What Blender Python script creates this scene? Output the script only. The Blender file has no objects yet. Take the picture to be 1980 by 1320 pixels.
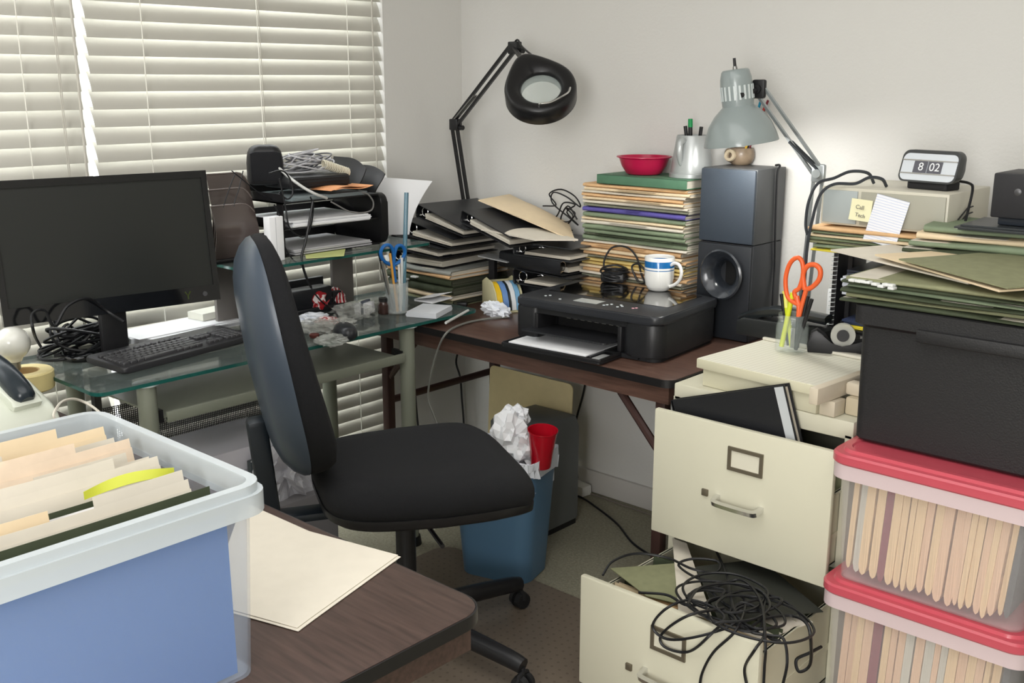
import bpy, bmesh, math, random
from mathutils import Vector, Matrix, Euler, Quaternion
PI = math.pi
rnd = random.Random(11)
SC = bpy.context.scene
COL = SC.collection
V = Vector
# ------------------------------------------------------------------ camera
CF, CH = 2030.0, 1.519
PITCH = math.atan(500 / CF)
YAW = math.radians(42.35)
FX, FY = -math.sin(YAW), math.cos(YAW)
RX, RY = math.cos(YAW), math.sin(YAW)

def at(px, py, z=None, x=None, y=None):
    """point of the photograph -> point in the room, on one known plane"""
    u = (px - 990) / CF; v = (660 - py) / CF
    fw = math.cos(PITCH) + v * math.sin(PITCH); up = -math.sin(PITCH) + v * math.cos(PITCH)
    d = V((FX * fw + RX * u, FY * fw + RY * u, up))
    t = (z - CH) / d.z if z is not None else (x / d.x if x is not None else y / d.y)
    return V((0, 0, CH)) + d * t

cam_d = bpy.data.cameras.new('camera'); cam = bpy.data.objects.new('camera', cam_d); COL.objects.link(cam)
cam_d.sensor_width = 36; cam_d.lens = CF / 1980 * 36; cam_d.clip_start = 0.05; cam_d.clip_end = 60
cam.location = (0, 0, CH)
cam.rotation_euler = V((FX * math.cos(PITCH), FY * math.cos(PITCH), -math.sin(PITCH))).to_track_quat('-Z', 'Y').to_euler()
SC.camera = cam
# ------------------------------------------------------------------ materials
def lin(c):
    return tuple((x / 255 / 12.92) if x / 255 <= .04045 else ((x / 255 + .055) / 1.055) ** 2.4 for x in c) + (1,)
_mats = {}
def M(name, col, rough=.5, metal=0, var=0, scale=30, bump=0, bscale=200, coat=0, trans=0, ior=1.45, clear=0, spec=.5, emit=0, sheen=0, stretch=None):
    if name in _mats: return _mats[name]
    m = bpy.data.materials.new(name); m.use_nodes = True
    nt = m.node_tree; b = nt.nodes['Principled BSDF']; L = nt.links
    b.inputs['Base Color'].default_value = lin(col); b.inputs['Roughness'].default_value = rough
    b.inputs['Metallic'].default_value = metal; b.inputs['Coat Weight'].default_value = coat
    b.inputs['Coat Roughness'].default_value = .08
    b.inputs['Transmission Weight'].default_value = trans; b.inputs['IOR'].default_value = ior
    b.inputs['Specular IOR Level'].default_value = spec
    b.inputs['Sheen Weight'].default_value = sheen
    if emit:
        b.inputs['Emission Color'].default_value = lin(col); b.inputs['Emission Strength'].default_value = emit
    if var or bump:
        tc = nt.nodes.new('ShaderNodeTexCoord'); mp = nt.nodes.new('ShaderNodeMapping'); L.new(tc.outputs['Object'], mp.inputs[0])
        if stretch: mp.inputs['Scale'].default_value = stretch
    if var:
        n = nt.nodes.new('ShaderNodeTexNoise'); n.inputs['Scale'].default_value = scale; n.inputs['Detail'].default_value = 5
        L.new(mp.outputs[0], n.inputs['Vector'])
        r = nt.nodes.new('ShaderNodeValToRGB'); L.new(n.outputs['Fac'], r.inputs[0])
        c = lin(col)
        r.color_ramp.elements[0].position = .3; r.color_ramp.elements[1].position = .7
        r.color_ramp.elements[0].color = tuple(x * (1 - var) for x in c[:3]) + (1,)
        r.color_ramp.elements[1].color = tuple(min(1, x * (1 + var)) for x in c[:3]) + (1,)
        L.new(r.outputs[0], b.inputs['Base Color'])
    if bump:
        n2 = nt.nodes.new('ShaderNodeTexNoise'); n2.inputs['Scale'].default_value = bscale; n2.inputs['Detail'].default_value = 4
        L.new(mp.outputs[0], n2.inputs['Vector'])
        bp = nt.nodes.new('ShaderNodeBump'); bp.inputs['Strength'].default_value = bump; bp.inputs['Distance'].default_value = .004
        L.new(n2.outputs['Fac'], bp.inputs['Height']); L.new(bp.outputs[0], b.inputs['Normal'])
    if clear:   # part see-through, part scattering: thin translucent plastic or a thin pane
        tr = nt.nodes.new('ShaderNodeBsdfTransparent'); mx = nt.nodes.new('ShaderNodeMixShader'); mx.inputs[0].default_value = clear
        out = nt.nodes['Material Output']
        L.new(b.outputs[0], mx.inputs[1]); L.new(tr.outputs[0], mx.inputs[2]); L.new(mx.outputs[0], out.inputs[0])
    _mats[name] = m
    return m
def nodes_of(m): return m.node_tree.nodes, m.node_tree.links, m.node_tree.nodes['Principled BSDF']
# ------------------------------------------------------------------ mesh building
def xf(loc=(0, 0, 0), rx=0, ry=0, rz=0, s=None):
    m = Matrix.Translation(V(loc)) @ Euler((rx, ry, rz)).to_matrix().to_4x4()
    if s: m = m @ Matrix.Diagonal(V((s[0], s[1], s[2], 1)))
    return m
def smooth_path(pts, n=6, closed=False):
    P_ = [V(p) for p in pts]; out = []
    k = len(P_)
    rng = range(k) if closed else range(k - 1)
    for i in rng:
        p0 = P_[(i - 1) % k] if closed or i > 0 else P_[0] * 2 - P_[1]
        p1 = P_[i]; p2 = P_[(i + 1) % k]
        p3 = P_[(i + 2) % k] if closed or i + 2 < k else P_[-1] * 2 - P_[-2]
        for j in range(n):
            t = j / n
            out.append(.5 * ((2 * p1) + (-p0 + p2) * t + (2 * p0 - 5 * p1 + 4 * p2 - p3) * t * t + (-p0 + 3 * p1 - 3 * p2 + p3) * t ** 3))
    if not closed: out.append(P_[-1])
    return out
class MB:
    def __init__(s): s.bm = bmesh.new()
    def box(s, x0, x1, y0, y1, z0, z1, bev=0, M_=None, seg=2, taper=None):
        r = bmesh.ops.create_cube(s.bm, size=1); vs = r['verts']
        for v in vs:
            c = v.co.copy()
            if taper and c.z < 0: c.x *= taper[0]; c.y *= taper[1]
            v.co = V(((x0 + x1) / 2 + c.x * (x1 - x0), (y0 + y1) / 2 + c.y * (y1 - y0), (z0 + z1) / 2 + c.z * (z1 - z0)))
        if bev:
            es = list({e for v in vs for e in v.link_edges})
            rb = bmesh.ops.bevel(s.bm, geom=es, offset=bev, segments=seg, affect='EDGES', profile=.5)
            vs = list({v for f in rb['faces'] for v in f.verts} | {v for v in vs if v.is_valid})
            vs = s._island(vs)
        if M_ is not None: bmesh.ops.transform(s.bm, matrix=M_, verts=vs)
        return s
    def _island(s, vs):
        seen = set(vs); st = list(vs)
        while st:
            v = st.pop()
            for e in v.link_edges:
                o = e.other_vert(v)
                if o not in seen: seen.add(o); st.append(o)
        return list(seen)
    def tube(s, pts, r, n=8, closed=False, caps=True):
        P_ = [V(p) for p in pts]; k = len(P_)
        rr = r if isinstance(r, (list, tuple)) else [r] * k
        rings = []; t_prev = None; nrm = None
        for i in range(k):
            a = P_[(i - 1) % k] if closed or i > 0 else P_[0]
            b = P_[(i + 1) % k] if closed or i < k - 1 else P_[-1]
            t = (b - a)
            t = t.normalized() if t.length > 1e-9 else V((0, 0, 1))
            if nrm is None:
                nrm = t.orthogonal().normalized()
            else:
                q = t_prev.rotation_difference(t); nrm = (q @ nrm); nrm = (nrm - t * nrm.dot(t)).normalized()
            bn = t.cross(nrm); t_prev = t
            rings.append([s.bm.verts.new(P_[i] + (nrm * math.cos(2 * PI * j / n) + bn * math.sin(2 * PI * j / n)) * rr[i]) for j in range(n)])
        for i in range(k if closed else k - 1):
            A, B = rings[i], rings[(i + 1) % k]
            for j in range(n): s.bm.faces.new((A[j], A[(j + 1) % n], B[(j + 1) % n], B[j]))
        if caps and not closed:
            s.bm.faces.new(rings[0][::-1]); s.bm.faces.new(rings[-1])
        return s
    def cyl(s, p0, p1, r0, r1=None, n=20): return s.tube([p0, p1], [r0, r0 if r1 is None else r1], n)
    def lathe(s, prof, n=32, M_=None, closed=False, a0=0, a1=2 * PI):
        full = abs(a1 - a0 - 2 * PI) < 1e-6; rings = []
        for r, z in prof:
            if r < 1e-6 and full:
                rings.append([s.bm.verts.new((0, 0, z))])
            else:
                rings.append([s.bm.verts.new((r * math.cos(a0 + (a1 - a0) * j / (n if full else n - 1)), r * math.sin(a0 + (a1 - a0) * j / (n if full else n - 1)), z)) for j in range(n)])
        m = len(rings)
        for i in range(m if closed else m - 1):
            A, B = rings[i], rings[(i + 1) % m]
            for j in range(n if full else n - 1):
                j2 = (j + 1) % n
                if len(A) == 1 and len(B) == 1: continue
                if len(A) == 1: s.bm.faces.new((A[0], B[j2], B[j]))
                elif len(B) == 1: s.bm.faces.new((A[j], A[j2], B[0]))
                else: s.bm.faces.new((A[j], A[j2], B[j2], B[j]))
        if M_ is not None: bmesh.ops.transform(s.bm, matrix=M_, verts=[v for R_ in rings for v in R_])
        return s
    def prism(s, poly, z0, z1, M_=None, bev=0, seg=2):
        lo = [s.bm.verts.new((p[0], p[1], z0)) for p in poly]; hi = [s.bm.verts.new((p[0], p[1], z1)) for p in poly]
        k = len(poly)
        fs = [s.bm.faces.new(lo[::-1]), s.bm.faces.new(hi)]
        for i in range(k): fs.append(s.bm.faces.new((lo[i], lo[(i + 1) % k], hi[(i + 1) % k], hi[i])))
        vs = lo + hi
        if bev:
            es = [e for e in fs[0].edges] + [e for e in fs[1].edges]
            rb = bmesh.ops.bevel(s.bm, geom=es, offset=bev, segments=seg, affect='EDGES', profile=.5)
            vs = s._island([v for f in rb['faces'] for v in f.verts])
        if M_ is not None: bmesh.ops.transform(s.bm, matrix=M_, verts=vs)
        return s
    def ring_prism(s, out, inn, z0, z1, M_=None):
        k = len(out)
        O0 = [s.bm.verts.new((p[0], p[1], z0)) for p in out]; O1 = [s.bm.verts.new((p[0], p[1], z1)) for p in out]
        I0 = [s.bm.verts.new((p[0], p[1], z0)) for p in inn]; I1 = [s.bm.verts.new((p[0], p[1], z1)) for p in inn]
        for i in range(k):
            j = (i + 1) % k
            s.bm.faces.new((O0[i], O0[j], O1[j], O1[i])); s.bm.faces.new((I0[j], I0[i], I1[i], I1[j]))
            s.bm.faces.new((O1[i], O1[j], I1[j], I1[i])); s.bm.faces.new((O0[j], O0[i], I0[i], I0[j]))
        if M_ is not None: bmesh.ops.transform(s.bm, matrix=M_, verts=O0 + O1 + I0 + I1)
        return s
    def sheet(s, fn, nu, nv, th=.0006, M_=None):
        """solid sheet: fn(u,v)->point, thickened downwards along its normal"""
        g = [[V(fn(i / nu, j / nv)) for j in range(nv + 1)] for i in range(nu + 1)]
        top = [[None] * (nv + 1) for _ in range(nu + 1)]; bot = [[None] * (nv + 1) for _ in range(nu + 1)]
        for i in range(nu + 1):
            for j in range(nv + 1):
                du = g[min(i + 1, nu)][j] - g[max(i - 1, 0)][j]; dv = g[i][min(j + 1, nv)] - g[i][max(j - 1, 0)]
                nn = du.cross(dv); nn = nn.normalized() if nn.length > 1e-12 else V((0, 0, 1))
                top[i][j] = s.bm.verts.new(g[i][j]); bot[i][j] = s.bm.verts.new(g[i][j] - nn * th)
        f = s.bm.faces.new
        for i in range(nu):
            for j in range(nv):
                f((top[i][j], top[i + 1][j], top[i + 1][j + 1], top[i][j + 1])); f((bot[i][j], bot[i][j + 1], bot[i + 1][j + 1], bot[i + 1][j]))
        for i in range(nu):
            f((top[i + 1][0], top[i][0], bot[i][0], bot[i + 1][0])); f((top[i][nv], top[i + 1][nv], bot[i + 1][nv], bot[i][nv]))
        for j in range(nv):
            f((top[0][j], top[0][j + 1], bot[0][j + 1], bot[0][j])); f((top[nu][j + 1], top[nu][j], bot[nu][j], bot[nu][j + 1]))
        if M_ is not None: bmesh.ops.transform(s.bm, matrix=M_, verts=[v for a in (top, bot) for r_ in a for v in r_])
        return s
    def obj(s, name, mat, parent=None, sharp=38, loc=None, rz=0):
        bm = s.bm
        bmesh.ops.recalc_face_normals(bm, faces=bm.faces[:])
        lim = math.radians(sharp)
        for f in bm.faces: f.smooth = True
        for e in bm.edges:
            if len(e.link_faces) == 2: e.smooth = e.calc_face_angle(0) < lim
        me = bpy.data.meshes.new(name); bm.to_mesh(me); bm.free()
        if mat is not None: me.materials.append(mat)
        o = bpy.data.objects.new(name, me); COL.objects.link(o)
        if parent is not None: o.parent = parent
        if loc is not None: o.location = loc
        if rz: o.rotation_euler = (0, 0, rz)
        return o
def rrect(x0, x1, y0, y1, r, n=5):
    pts = []
    for cx, cy, a in ((x1 - r, y1 - r, 0), (x0 + r, y1 - r, PI / 2), (x0 + r, y0 + r, PI), (x1 - r, y0 + r, 1.5 * PI)):
        for i in range(n + 1):
            t = a + PI / 2 * i / n; pts.append((cx + r * math.cos(t), cy + r * math.sin(t)))
    return pts
# ------------------------------------------------------------------ scene objects
LABELS = {}
def tag(o, label, cat, group=None, kind=None):
    if label: o['label'] = label
    if cat: o['category'] = cat
    if group: o['group'] = group
    if kind: o['kind'] = kind
    return o
def thing(name, label, cat, loc=(0, 0, 0), rz=0, group=None, rot=None):
    o = bpy.data.objects.new(name, None); COL.objects.link(o); o.empty_display_size = .05
    o.location = loc; o.rotation_euler = rot if rot else (0, 0, rz)
    return tag(o, label, cat, group)
def solo(mb, name, mat, label, cat, loc=(0, 0, 0), rz=0, group=None, rot=None, kind=None, sharp=38):
    o = mb.obj(name, mat, None, sharp); o.location = loc; o.rotation_euler = rot if rot else (0, 0, rz)
    return tag(o, label, cat, group, kind)
def struct(mb, name, mat, parent=None):
    o = mb.obj(name, mat, parent)
    if parent is None: o['kind'] = 'structure'
    return o
def text_mesh(txt, size, depth=.0004):
    c = bpy.data.curves.new('letters', 'FONT'); c.body = txt; c.size = size; c.extrude = depth; c.align_x = 'CENTER'; c.align_y = 'CENTER'
    o = bpy.data.objects.new('letters', c); COL.objects.link(o)
    me = bpy.data.meshes.new_from_object(o.evaluated_get(bpy.context.evaluated_depsgraph_get()))
    bpy.data.objects.remove(o); bpy.data.curves.remove(c)
    return me
def put_text(txt, size, mat, parent, loc, rot, name='lettering'):
    me = text_mesh(txt, size); me.materials.append(mat)
    o = bpy.data.objects.new(name, me); COL.objects.link(o); o.parent = parent; o.location = loc; o.rotation_euler = rot
    return o
ORD = ['topmost', 'second', 'third', 'fourth', 'fifth', 'sixth', 'seventh', 'eighth', 'ninth', 'tenth', 'eleventh', 'twelfth', 'thirteenth', 'fourteenth', 'fifteenth', 'sixteenth',
       'seventeenth', 'eighteenth', 'nineteenth', 'twentieth', 'twenty-first', 'twenty-second', 'twenty-third', 'twenty-fourth', 'twenty-fifth', 'twenty-sixth', 'twenty-seventh', 'twenty-eighth',
       'twenty-ninth', 'thirtieth', 'thirty-first', 'thirty-second', 'thirty-third', 'thirty-fourth', 'thirty-fifth', 'thirty-sixth', 'thirty-seventh', 'thirty-eighth', 'thirty-ninth', 'fortieth']
ORD1 = ['first'] + ORD[1:]
# common materials
BLACK = M('black plastic', (28, 28, 30), .42)
BLACKM = M('matte black plastic', (24, 24, 26), .65)
GLOSSB = M('gloss black plastic', (14, 15, 17), .12, coat=.5)
CABLE = M('black cable', (20, 21, 24), .45)
CHROME = M('chrome', (226, 226, 226), .22, 1)
STEEL = M('brushed steel', (150, 150, 148), .35, 1)
WHITE = M('white paper', (235, 236, 238), .75)
WHITEP = M('white plastic', (228, 228, 222), .4)
MANILA = M('manila card', (228, 208, 174), .75, var=.05, scale=14)
MANILAE = M('manila card warm', (218, 178, 132), .78, var=.10, scale=25)
CREAMC = M('cream card', (216, 209, 194), .75, var=.02)
GREENC = M('green card', (124, 138, 112), .75, var=.07, scale=40)
OLIVEC = M('olive card', (134, 136, 104), .78, var=.08, scale=40)
DKGREEN = M('dark green card', (62, 70, 50), .75, var=.08, scale=40)
BLACKV = M('black vinyl', (30, 31, 34), .38, bump=.15, bscale=350)
# ================================================================== room
WALL = M('wall paint', (214, 213, 209), .85, bump=.25, bscale=90)
CARPET = M('carpet', (150, 146, 126), .95, var=.22, scale=120, bump=.9, bscale=320)
TRIMW = M('white trim paint', (206, 203, 198), .5)
struct(MB().box(-3.2, 1.8, -2.4, 3.1, -.06, 0), 'floor', CARPET)
struct(MB().box(-3.2, 1.8, -2.4, 3.1, 2.5, 2.58), 'ceiling', M('ceiling paint', (232, 230, 226), .9))
struct(MB().box(-3.2, 1.8, 3.0, 3.1, 0, 2.5), 'wall_back', WALL)
struct(MB().box(1.7, 1.8, -2.4, 3.0, 0, 2.5), 'wall_right', WALL)
struct(MB().box(-3.1, 1.7, -2.4, -2.3, 0, 2.5), 'wall_front', WALL)
WY0, WY1, WZ0, WZ1 = -.35, 2.6, .05, 2.2
w = MB(); w.box(-3.1, -3.0, WY1, 3.0, 0, 2.5); w.box(-3.1, -3.0, -2.3, WY0, 0, 2.5)
w.box(-3.1, -3.0, WY0, WY1, WZ1, 2.5); w.box(-3.1, -3.0, WY0, WY1, 0, WZ0)
struct(w, 'wall_left', WALL)
w = MB()
for y0, y1 in ((WY0, WY0 + .04), (1.45, 1.5), (WY1 - .04, WY1)): w.box(-3.098, -3.066, y0, y1, WZ0, WZ1)
w.box(-3.098, -3.066, WY0, WY1, WZ0, WZ0 + .04); w.box(-3.098, -3.066, WY0, WY1, WZ1 - .04, WZ1)
wo = struct(w, 'window_1', M('window frame', (225, 225, 222), .4))
g = MB(); g.box(-3.086, -3.082, WY0 + .04, 1.45, WZ0 + .04, WZ1 - .04); g.box(-3.086, -3.082, 1.5, WY1 - .04, WZ0 + .04, WZ1 - .04)
g.obj('window_pane', M('window glass', (235, 240, 240), .02, clear=.92), wo)
b = MB(); b.box(-2.985, 1.7, 2.985, 3.0, 0, .085, .003); struct(b, 'baseboard_back', TRIMW)
b = MB(); b.box(-3.0, -2.985, 2.62, 3.0, 0, .085, .003); struct(b, 'baseboard_left', TRIMW)
# chair mat with small dimples
cm = M('chair mat vinyl', (114, 103, 90), .35)
n_, l_, b_ = nodes_of(cm)
tc = n_.new('ShaderNodeTexCoord'); mp = n_.new('ShaderNodeMapping'); mp.inputs['Scale'].default_value = (38, 38, 38); l_.new(tc.outputs['Object'], mp.inputs[0])
fr = n_.new('ShaderNodeVectorMath'); fr.operation = 'FRACTION'; l_.new(mp.outputs[0], fr.inputs[0])
sb = n_.new('ShaderNodeVectorMath'); sb.operation = 'SUBTRACT'; sb.inputs[1].default_value = (.5, .5, 0); l_.new(fr.outputs[0], sb.inputs[0])
ml = n_.new('ShaderNodeVectorMath'); ml.operation = 'MULTIPLY'; ml.inputs[1].default_value = (1, 1, 0); l_.new(sb.outputs[0], ml.inputs[0])
ln = n_.new('ShaderNodeVectorMath'); ln.operation = 'LENGTH'; l_.new(ml.outputs[0], ln.inputs[0])
rp = n_.new('ShaderNodeValToRGB'); l_.new(ln.outputs['Value'], rp.inputs[0])
rp.color_ramp.elements[0].position = .1; rp.color_ramp.elements[1].position = .2
rp.color_ramp.elements[0].color = lin((96, 85, 74)); rp.color_ramp.elements[1].color = lin((114, 103, 90)); l_.new(rp.outputs[0], b_.inputs['Base Color'])
mb = MB(); mb.prism(rrect(-2.38, -.95, 1.08, 2.28, .06), 0, .004)
solo(mb, 'chair_mat', cm, 'brown dimpled vinyl chair mat on the carpet under the office chair', 'chair mat')
# ------------------------------------------------------------------ blinds
SLAT = M('blind slat', (190, 188, 179), .5)
CORDW = M('blind cord', (240, 238, 228), .7)
def blind(y0, y1, label, ladders, wand):
    t = thing('window_blind', label, 'window blind', (-3.025, y0, WZ0))
    L_ = y1 - y0; s = MB(); z = .05; ang = math.radians(65); W = .0635
    prof = []
    for k in range(7):
        a = (k / 6 - .5) * W; c = .0045 * (1 - (2 * k / 6 - 1) ** 2)
        prof.append((a * math.cos(ang) + c * math.sin(ang), -a * math.sin(ang) + c * math.cos(ang)))
    while z < WZ1 - WZ0 - .09:
        jit = rnd.uniform(-.0012, .0012)
        s.sheet(lambda u, v: V((prof[int(round(v * 6))][0], u * L_, prof[int(round(v * 6))][1] + z + jit * math.sin(u * 5))), 4, 6, .0028)
        z += .0508
    s.obj('slats', SLAT, t, 60)
    MB().box(-.028, .028, 0, L_, WZ1 - WZ0 - .065, WZ1 - WZ0 - .005, .004).obj('headrail', SLAT, t)
    MB().box(-.022, .022, 0, L_, .004, .022, .004).obj('bottom_rail', SLAT, t)
    for y in ladders:
        c = MB()
        for dx in (-.034, .034): c.tube([(dx, y - y0, .02), (dx, y - y0, WZ1 - WZ0 - .06)], .0016, 6)
        c.obj('ladder_cord', CORDW, t)
    for y, r, name in wand:
        MB().tube([(.047, y - y0, .75), (.044, y - y0, WZ1 - WZ0 - .06)], r, 8).obj(name, M('wand grey', (190, 186, 176), .4), t)
    return t
blind(WY0 + .005, 1.462, 'off-white slatted window blind on the left, behind the monitor', (-.1, .35, .8, 1.29), ((1.44, .004, 'tilt_wand'), (1.385, .0015, 'pull_cord'), (1.39, .0015, 'pull_cord')))
blind(1.492, WY1 - .002, 'off-white slatted window blind nearest the room corner', (1.655, 2.06, 2.43), ((2.06, .0014, 'pull_cord'), (2.535, .003, 'tilt_wand')))
# ------------------------------------------------------------------ light
wd = bpy.data.worlds.new('sky'); SC.world = wd; wd.use_nodes = True
wd.node_tree.nodes['Background'].inputs[0].default_value = (.95, .98, 1, 1); wd.node_tree.nodes['Background'].inputs[1].default_value = 7.5
def area(name, loc, target, size, power, col=(1, 1, 1), sy=None):
    d = bpy.data.lights.new(name, 'AREA'); d.energy = power; d.color = col; d.size = size
    if sy: d.shape = 'RECTANGLE'; d.size_y = sy
    o = bpy.data.objects.new(name, d); COL.objects.link(o); o.location = loc
    o.rotation_euler = (V(target) - V(loc)).to_track_quat('-Z', 'Y').to_euler(); return o
area('ceiling_panel_light', (-.9, .7, 2.46), (-.9, .7, 0), 2.2, 37, (1, .99, .98))
area('rear_fill_light', (.1, -2.26, 1.45), (-1.9, 2.9, .55), 1.8, 190, (1, .985, .97))  # added unseen fill from behind the camera; no window exists in that wall
area('window_light', (-3.25, 1.2, 1.5), (-1, 1.2, .9), 2.4, 26, (.95, .98, 1), 1.8)
# ================================================================== tables
WOOD = M('walnut laminate', (86, 64, 55), .3, var=.28, scale=9, stretch=(1.2, 14, 14))
WOODF = M('dark walnut laminate', (70, 54, 48), .4, var=.3, scale=9, stretch=(1.2, 14, 14))
RIM = M('black table rim', (22, 21, 22), .4)
BROWNM = M('brown painted steel', (64, 44, 40), .4)
def folding_table(label, x0, x1, y0, y1, r, wood, legs, brace=True, apron_in=.02):
    t = thing('folding_table', label, 'table', (x0, y0, 0)); W, D = x1 - x0, y1 - y0
    MB().prism(rrect(0, W, 0, D, r, 8), .722, .74, bev=.002).obj('table_top', wood, t)
    MB().ring_prism(rrect(-.003, W + .003, -.003, D + .003, r + .002, 8), rrect(.0, W, 0, D, r, 8), .717, .739).obj('edge_rim', RIM, t)
    a = apron_in; ap = MB()
    ap.box(a, W - a, a, a + .018, .665, .72); ap.box(a, W - a, D - a - .018, D - a, .665, .72)
    ap.box(a, a + .018, a + .018, D - a - .018, .665, .72); ap.box(W - a - .018, W - a, a + .018, D - a - .018, .665, .72)
    ap.obj('apron', wood, t)
    for lx, sg in legs:
        for ly in (.06, D - .06):
            l = MB().box(lx - .017, lx + .017, ly - .017, ly + .017, .02, .7, .006)
            lo = l.obj('leg', BROWNM, t)
            MB().cyl((lx, ly, 0), (lx, ly, .025), .021, .021, 14).obj('foot_cap', BLACK, lo)
        MB().cyl((lx, .06, .42), (lx, D - .06, .42), .013).obj('crossbar', BROWNM, t)
        if brace:
            for ly in (.06, D - .06):
                q = MB(); q.tube([(lx, ly, .5), (lx + sg * .02, ly, .52), (lx + sg * .145, ly, .655), (lx + sg * .17, ly, .69)], [.011, .012, .012, .011], 8)
                q.obj('folding_brace', BROWNM, t)
    return t
TZ = .741
folding_table('brown wood-top folding table along the back wall, under the black printer', -2.93, -1.512, 2.294, 2.965, .035, WOOD, ((.19, 1), (1.355, -1)))
folding_table('brown wood-top folding table in the foreground, under the clear plastic file bin', -2.64, -1.016, .25, 1.062, .05, WOODF, ((.2, 1), (1.42, -1)))
# ------------------------------------------------------------------ glass desk
GZ = .77
GLASS = M('desk glass', (96, 106, 104), .05, clear=.5)
GEDGE = M('glass edge green', (30, 92, 84), .1, clear=.15)
GREYM = M('grey-green painted steel', (128, 132, 118), .42)
GREYD = M('dark grey steel', (62, 62, 60), .45)
t = thing('glass_desk', 'glass-topped computer desk with grey steel legs under the window blinds', 'desk', (-2.94, 1.15, 0))
W, D = .5, 1.36
poly = rrect(0, W, 0, D, .03, 5)
MB().prism(poly, GZ - .009, GZ).obj('glass_top', GLASS, t)
MB().ring_prism(rrect(-.0015, W + .0015, -.0015, D + .0015, .031, 5), rrect(.0005, W - .0005, .0005, D - .0005, .03, 5), GZ - .0095, GZ - .0005).obj('glass_edge', GEDGE, t)
SHX0, SHX1, SHY0, SHY1, SHZ = .0, .335, .56, 1.30, .990
MB().prism(rrect(SHX0, SHX1, SHY0, SHY1, .02), SHZ - .008, SHZ).obj('upper_shelf', GLASS, t)
MB().ring_prism(rrect(SHX0 - .0015, SHX1 + .0015, SHY0 - .0015, SHY1 + .0015, .021), rrect(SHX0 + .0005, SHX1 - .0005, SHY0 + .0005, SHY1 - .0005, .02), SHZ - .0085, SHZ - .0005).obj('shelf_edge', GEDGE, t)
for y in (.66, 1.12):
    q = MB(); q.box(.06, .075, y - .045, y + .045, GZ, SHZ - .009, .002); q.obj('shelf_post', M('grey steel plate', (120, 116, 112), .4), t)
for x in (.05, .465):
    for y in (.15, 1.06):
        lg = MB().cyl((x, y, .03), (x, y, GZ - .014), .025, .025, 24).obj('leg', GREYM, t)
        MB().cyl((x, y, GZ - .014), (x, y, GZ - .009), .035, .035, 24).obj('suction_pad', M('pad', (190, 198, 198), .4), lg)
        MB().cyl((x, y, .0), (x, y, .03), .034, .03, 24).obj('foot', BLACK, lg)
tr = MB(); tr.box(.06, .488, .19, 1.03, .655, .661); tr.box(.478, .49, .19, 1.03, .646, .676, .003); tr.box(.06, .07, .19, 1.03, .646, .69)
tray = tr.obj('keyboard_tray', GREYM, t)
for y in (.182, 1.038): MB().box(.42, .472, y - .006, y + .006, .645, .68).obj('slide_rail', BLACK, tray)
ms = MB()
for i in range(97): ms.box(.1, .1025, .19 + i * .0064, .1925 + i * .0064, .33, .6)
for i in range(43): ms.box(.0985, .1, .19, .81, .33 + i * .0064, .3325 + i * .0064)
ms.obj('mesh_panel', GREYD, t)
fr_ = MB(); fr_.box(.09, .112, .80, .85, .3, .66); fr_.box(.09, .112, .175, .195, .3, .66); fr_.box(.09, .112, .175, .85, .29, .33)
fr_.obj('panel_frame', GREYD, t)
# ================================================================== helpers for soft shapes and cables
def pillow(mb, out, prof, M_=None, centre=None):
    """stack of scaled copies of an outline: prof = [(inset, z)], inset in metres towards the outline's centre"""
    k = len(out); cx = sum(p[0] for p in out) / k; cy = sum(p[1] for p in out) / k
    rings = []
    for ins, z in prof:
        r = []
        for x, y in out:
            d = math.hypot(x - cx, y - cy); q = max(0, (d - ins) / d)
            r.append(mb.bm.verts.new((cx + (x - cx) * q, cy + (y - cy) * q, z)))
        rings.append(r)
    for A, B in zip(rings, rings[1:]):
        for i in range(k): mb.bm.faces.new((A[i], A[(i + 1) % k], B[(i + 1) % k], B[i]))
    vs = [v for r in rings for v in r]
    for r, z in ((rings[0], prof[0][1]), (rings[-1], prof[-1][1])):
        c = mb.bm.verts.new((cx, cy, z)); vs.append(c)
        for i in range(k): mb.bm.faces.new((r[i], r[(i + 1) % k], c))
    if M_ is not None: bmesh.ops.transform(mb.bm, matrix=M_, verts=vs)
    return mb
def cable(name, pts, r, mat, label, n=7, cat='cable', group=None, seg=6):
    pts = [V(p) for p in pts]; o = pts[0].copy()
    return solo(MB().tube([p - o for p in smooth_path(pts, n)], r, seg), name, mat, label, cat, o, group=group)
def tangle(c, rx, ry, h, loops, rng, tilt=.35, z0=0, jitter=.35):
    """control points of one long loosely coiled wire lying round c"""
    pts = []; a = rng.uniform(0, 6.28)
    for k in range(loops):
        ex = rng.uniform(.45, 1) * rx; ey = rng.uniform(.45, 1) * ry; ph = rng.uniform(0, PI)
        ox, oy = rng.uniform(-.3, .3) * rx, rng.uniform(-.3, .3) * ry; ta = rng.uniform(-tilt, tilt); tb = rng.uniform(-tilt, tilt)
        hh = z0 + h * (k + .5) / loops * rng.uniform(.5, 1)
        for j in range(7):
            a += 2 * PI / 7 * rng.uniform(.8, 1.15)
            x = ex * math.cos(a); y = ey * math.sin(a)
            xx = x * math.cos(ph) * .3 + x * .7 + ox; yy = y + oy
            pts.append(V((c[0] + xx, c[1] + yy, c[2] + max(.004, hh + ta * x + tb * y))))
    return pts
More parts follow.
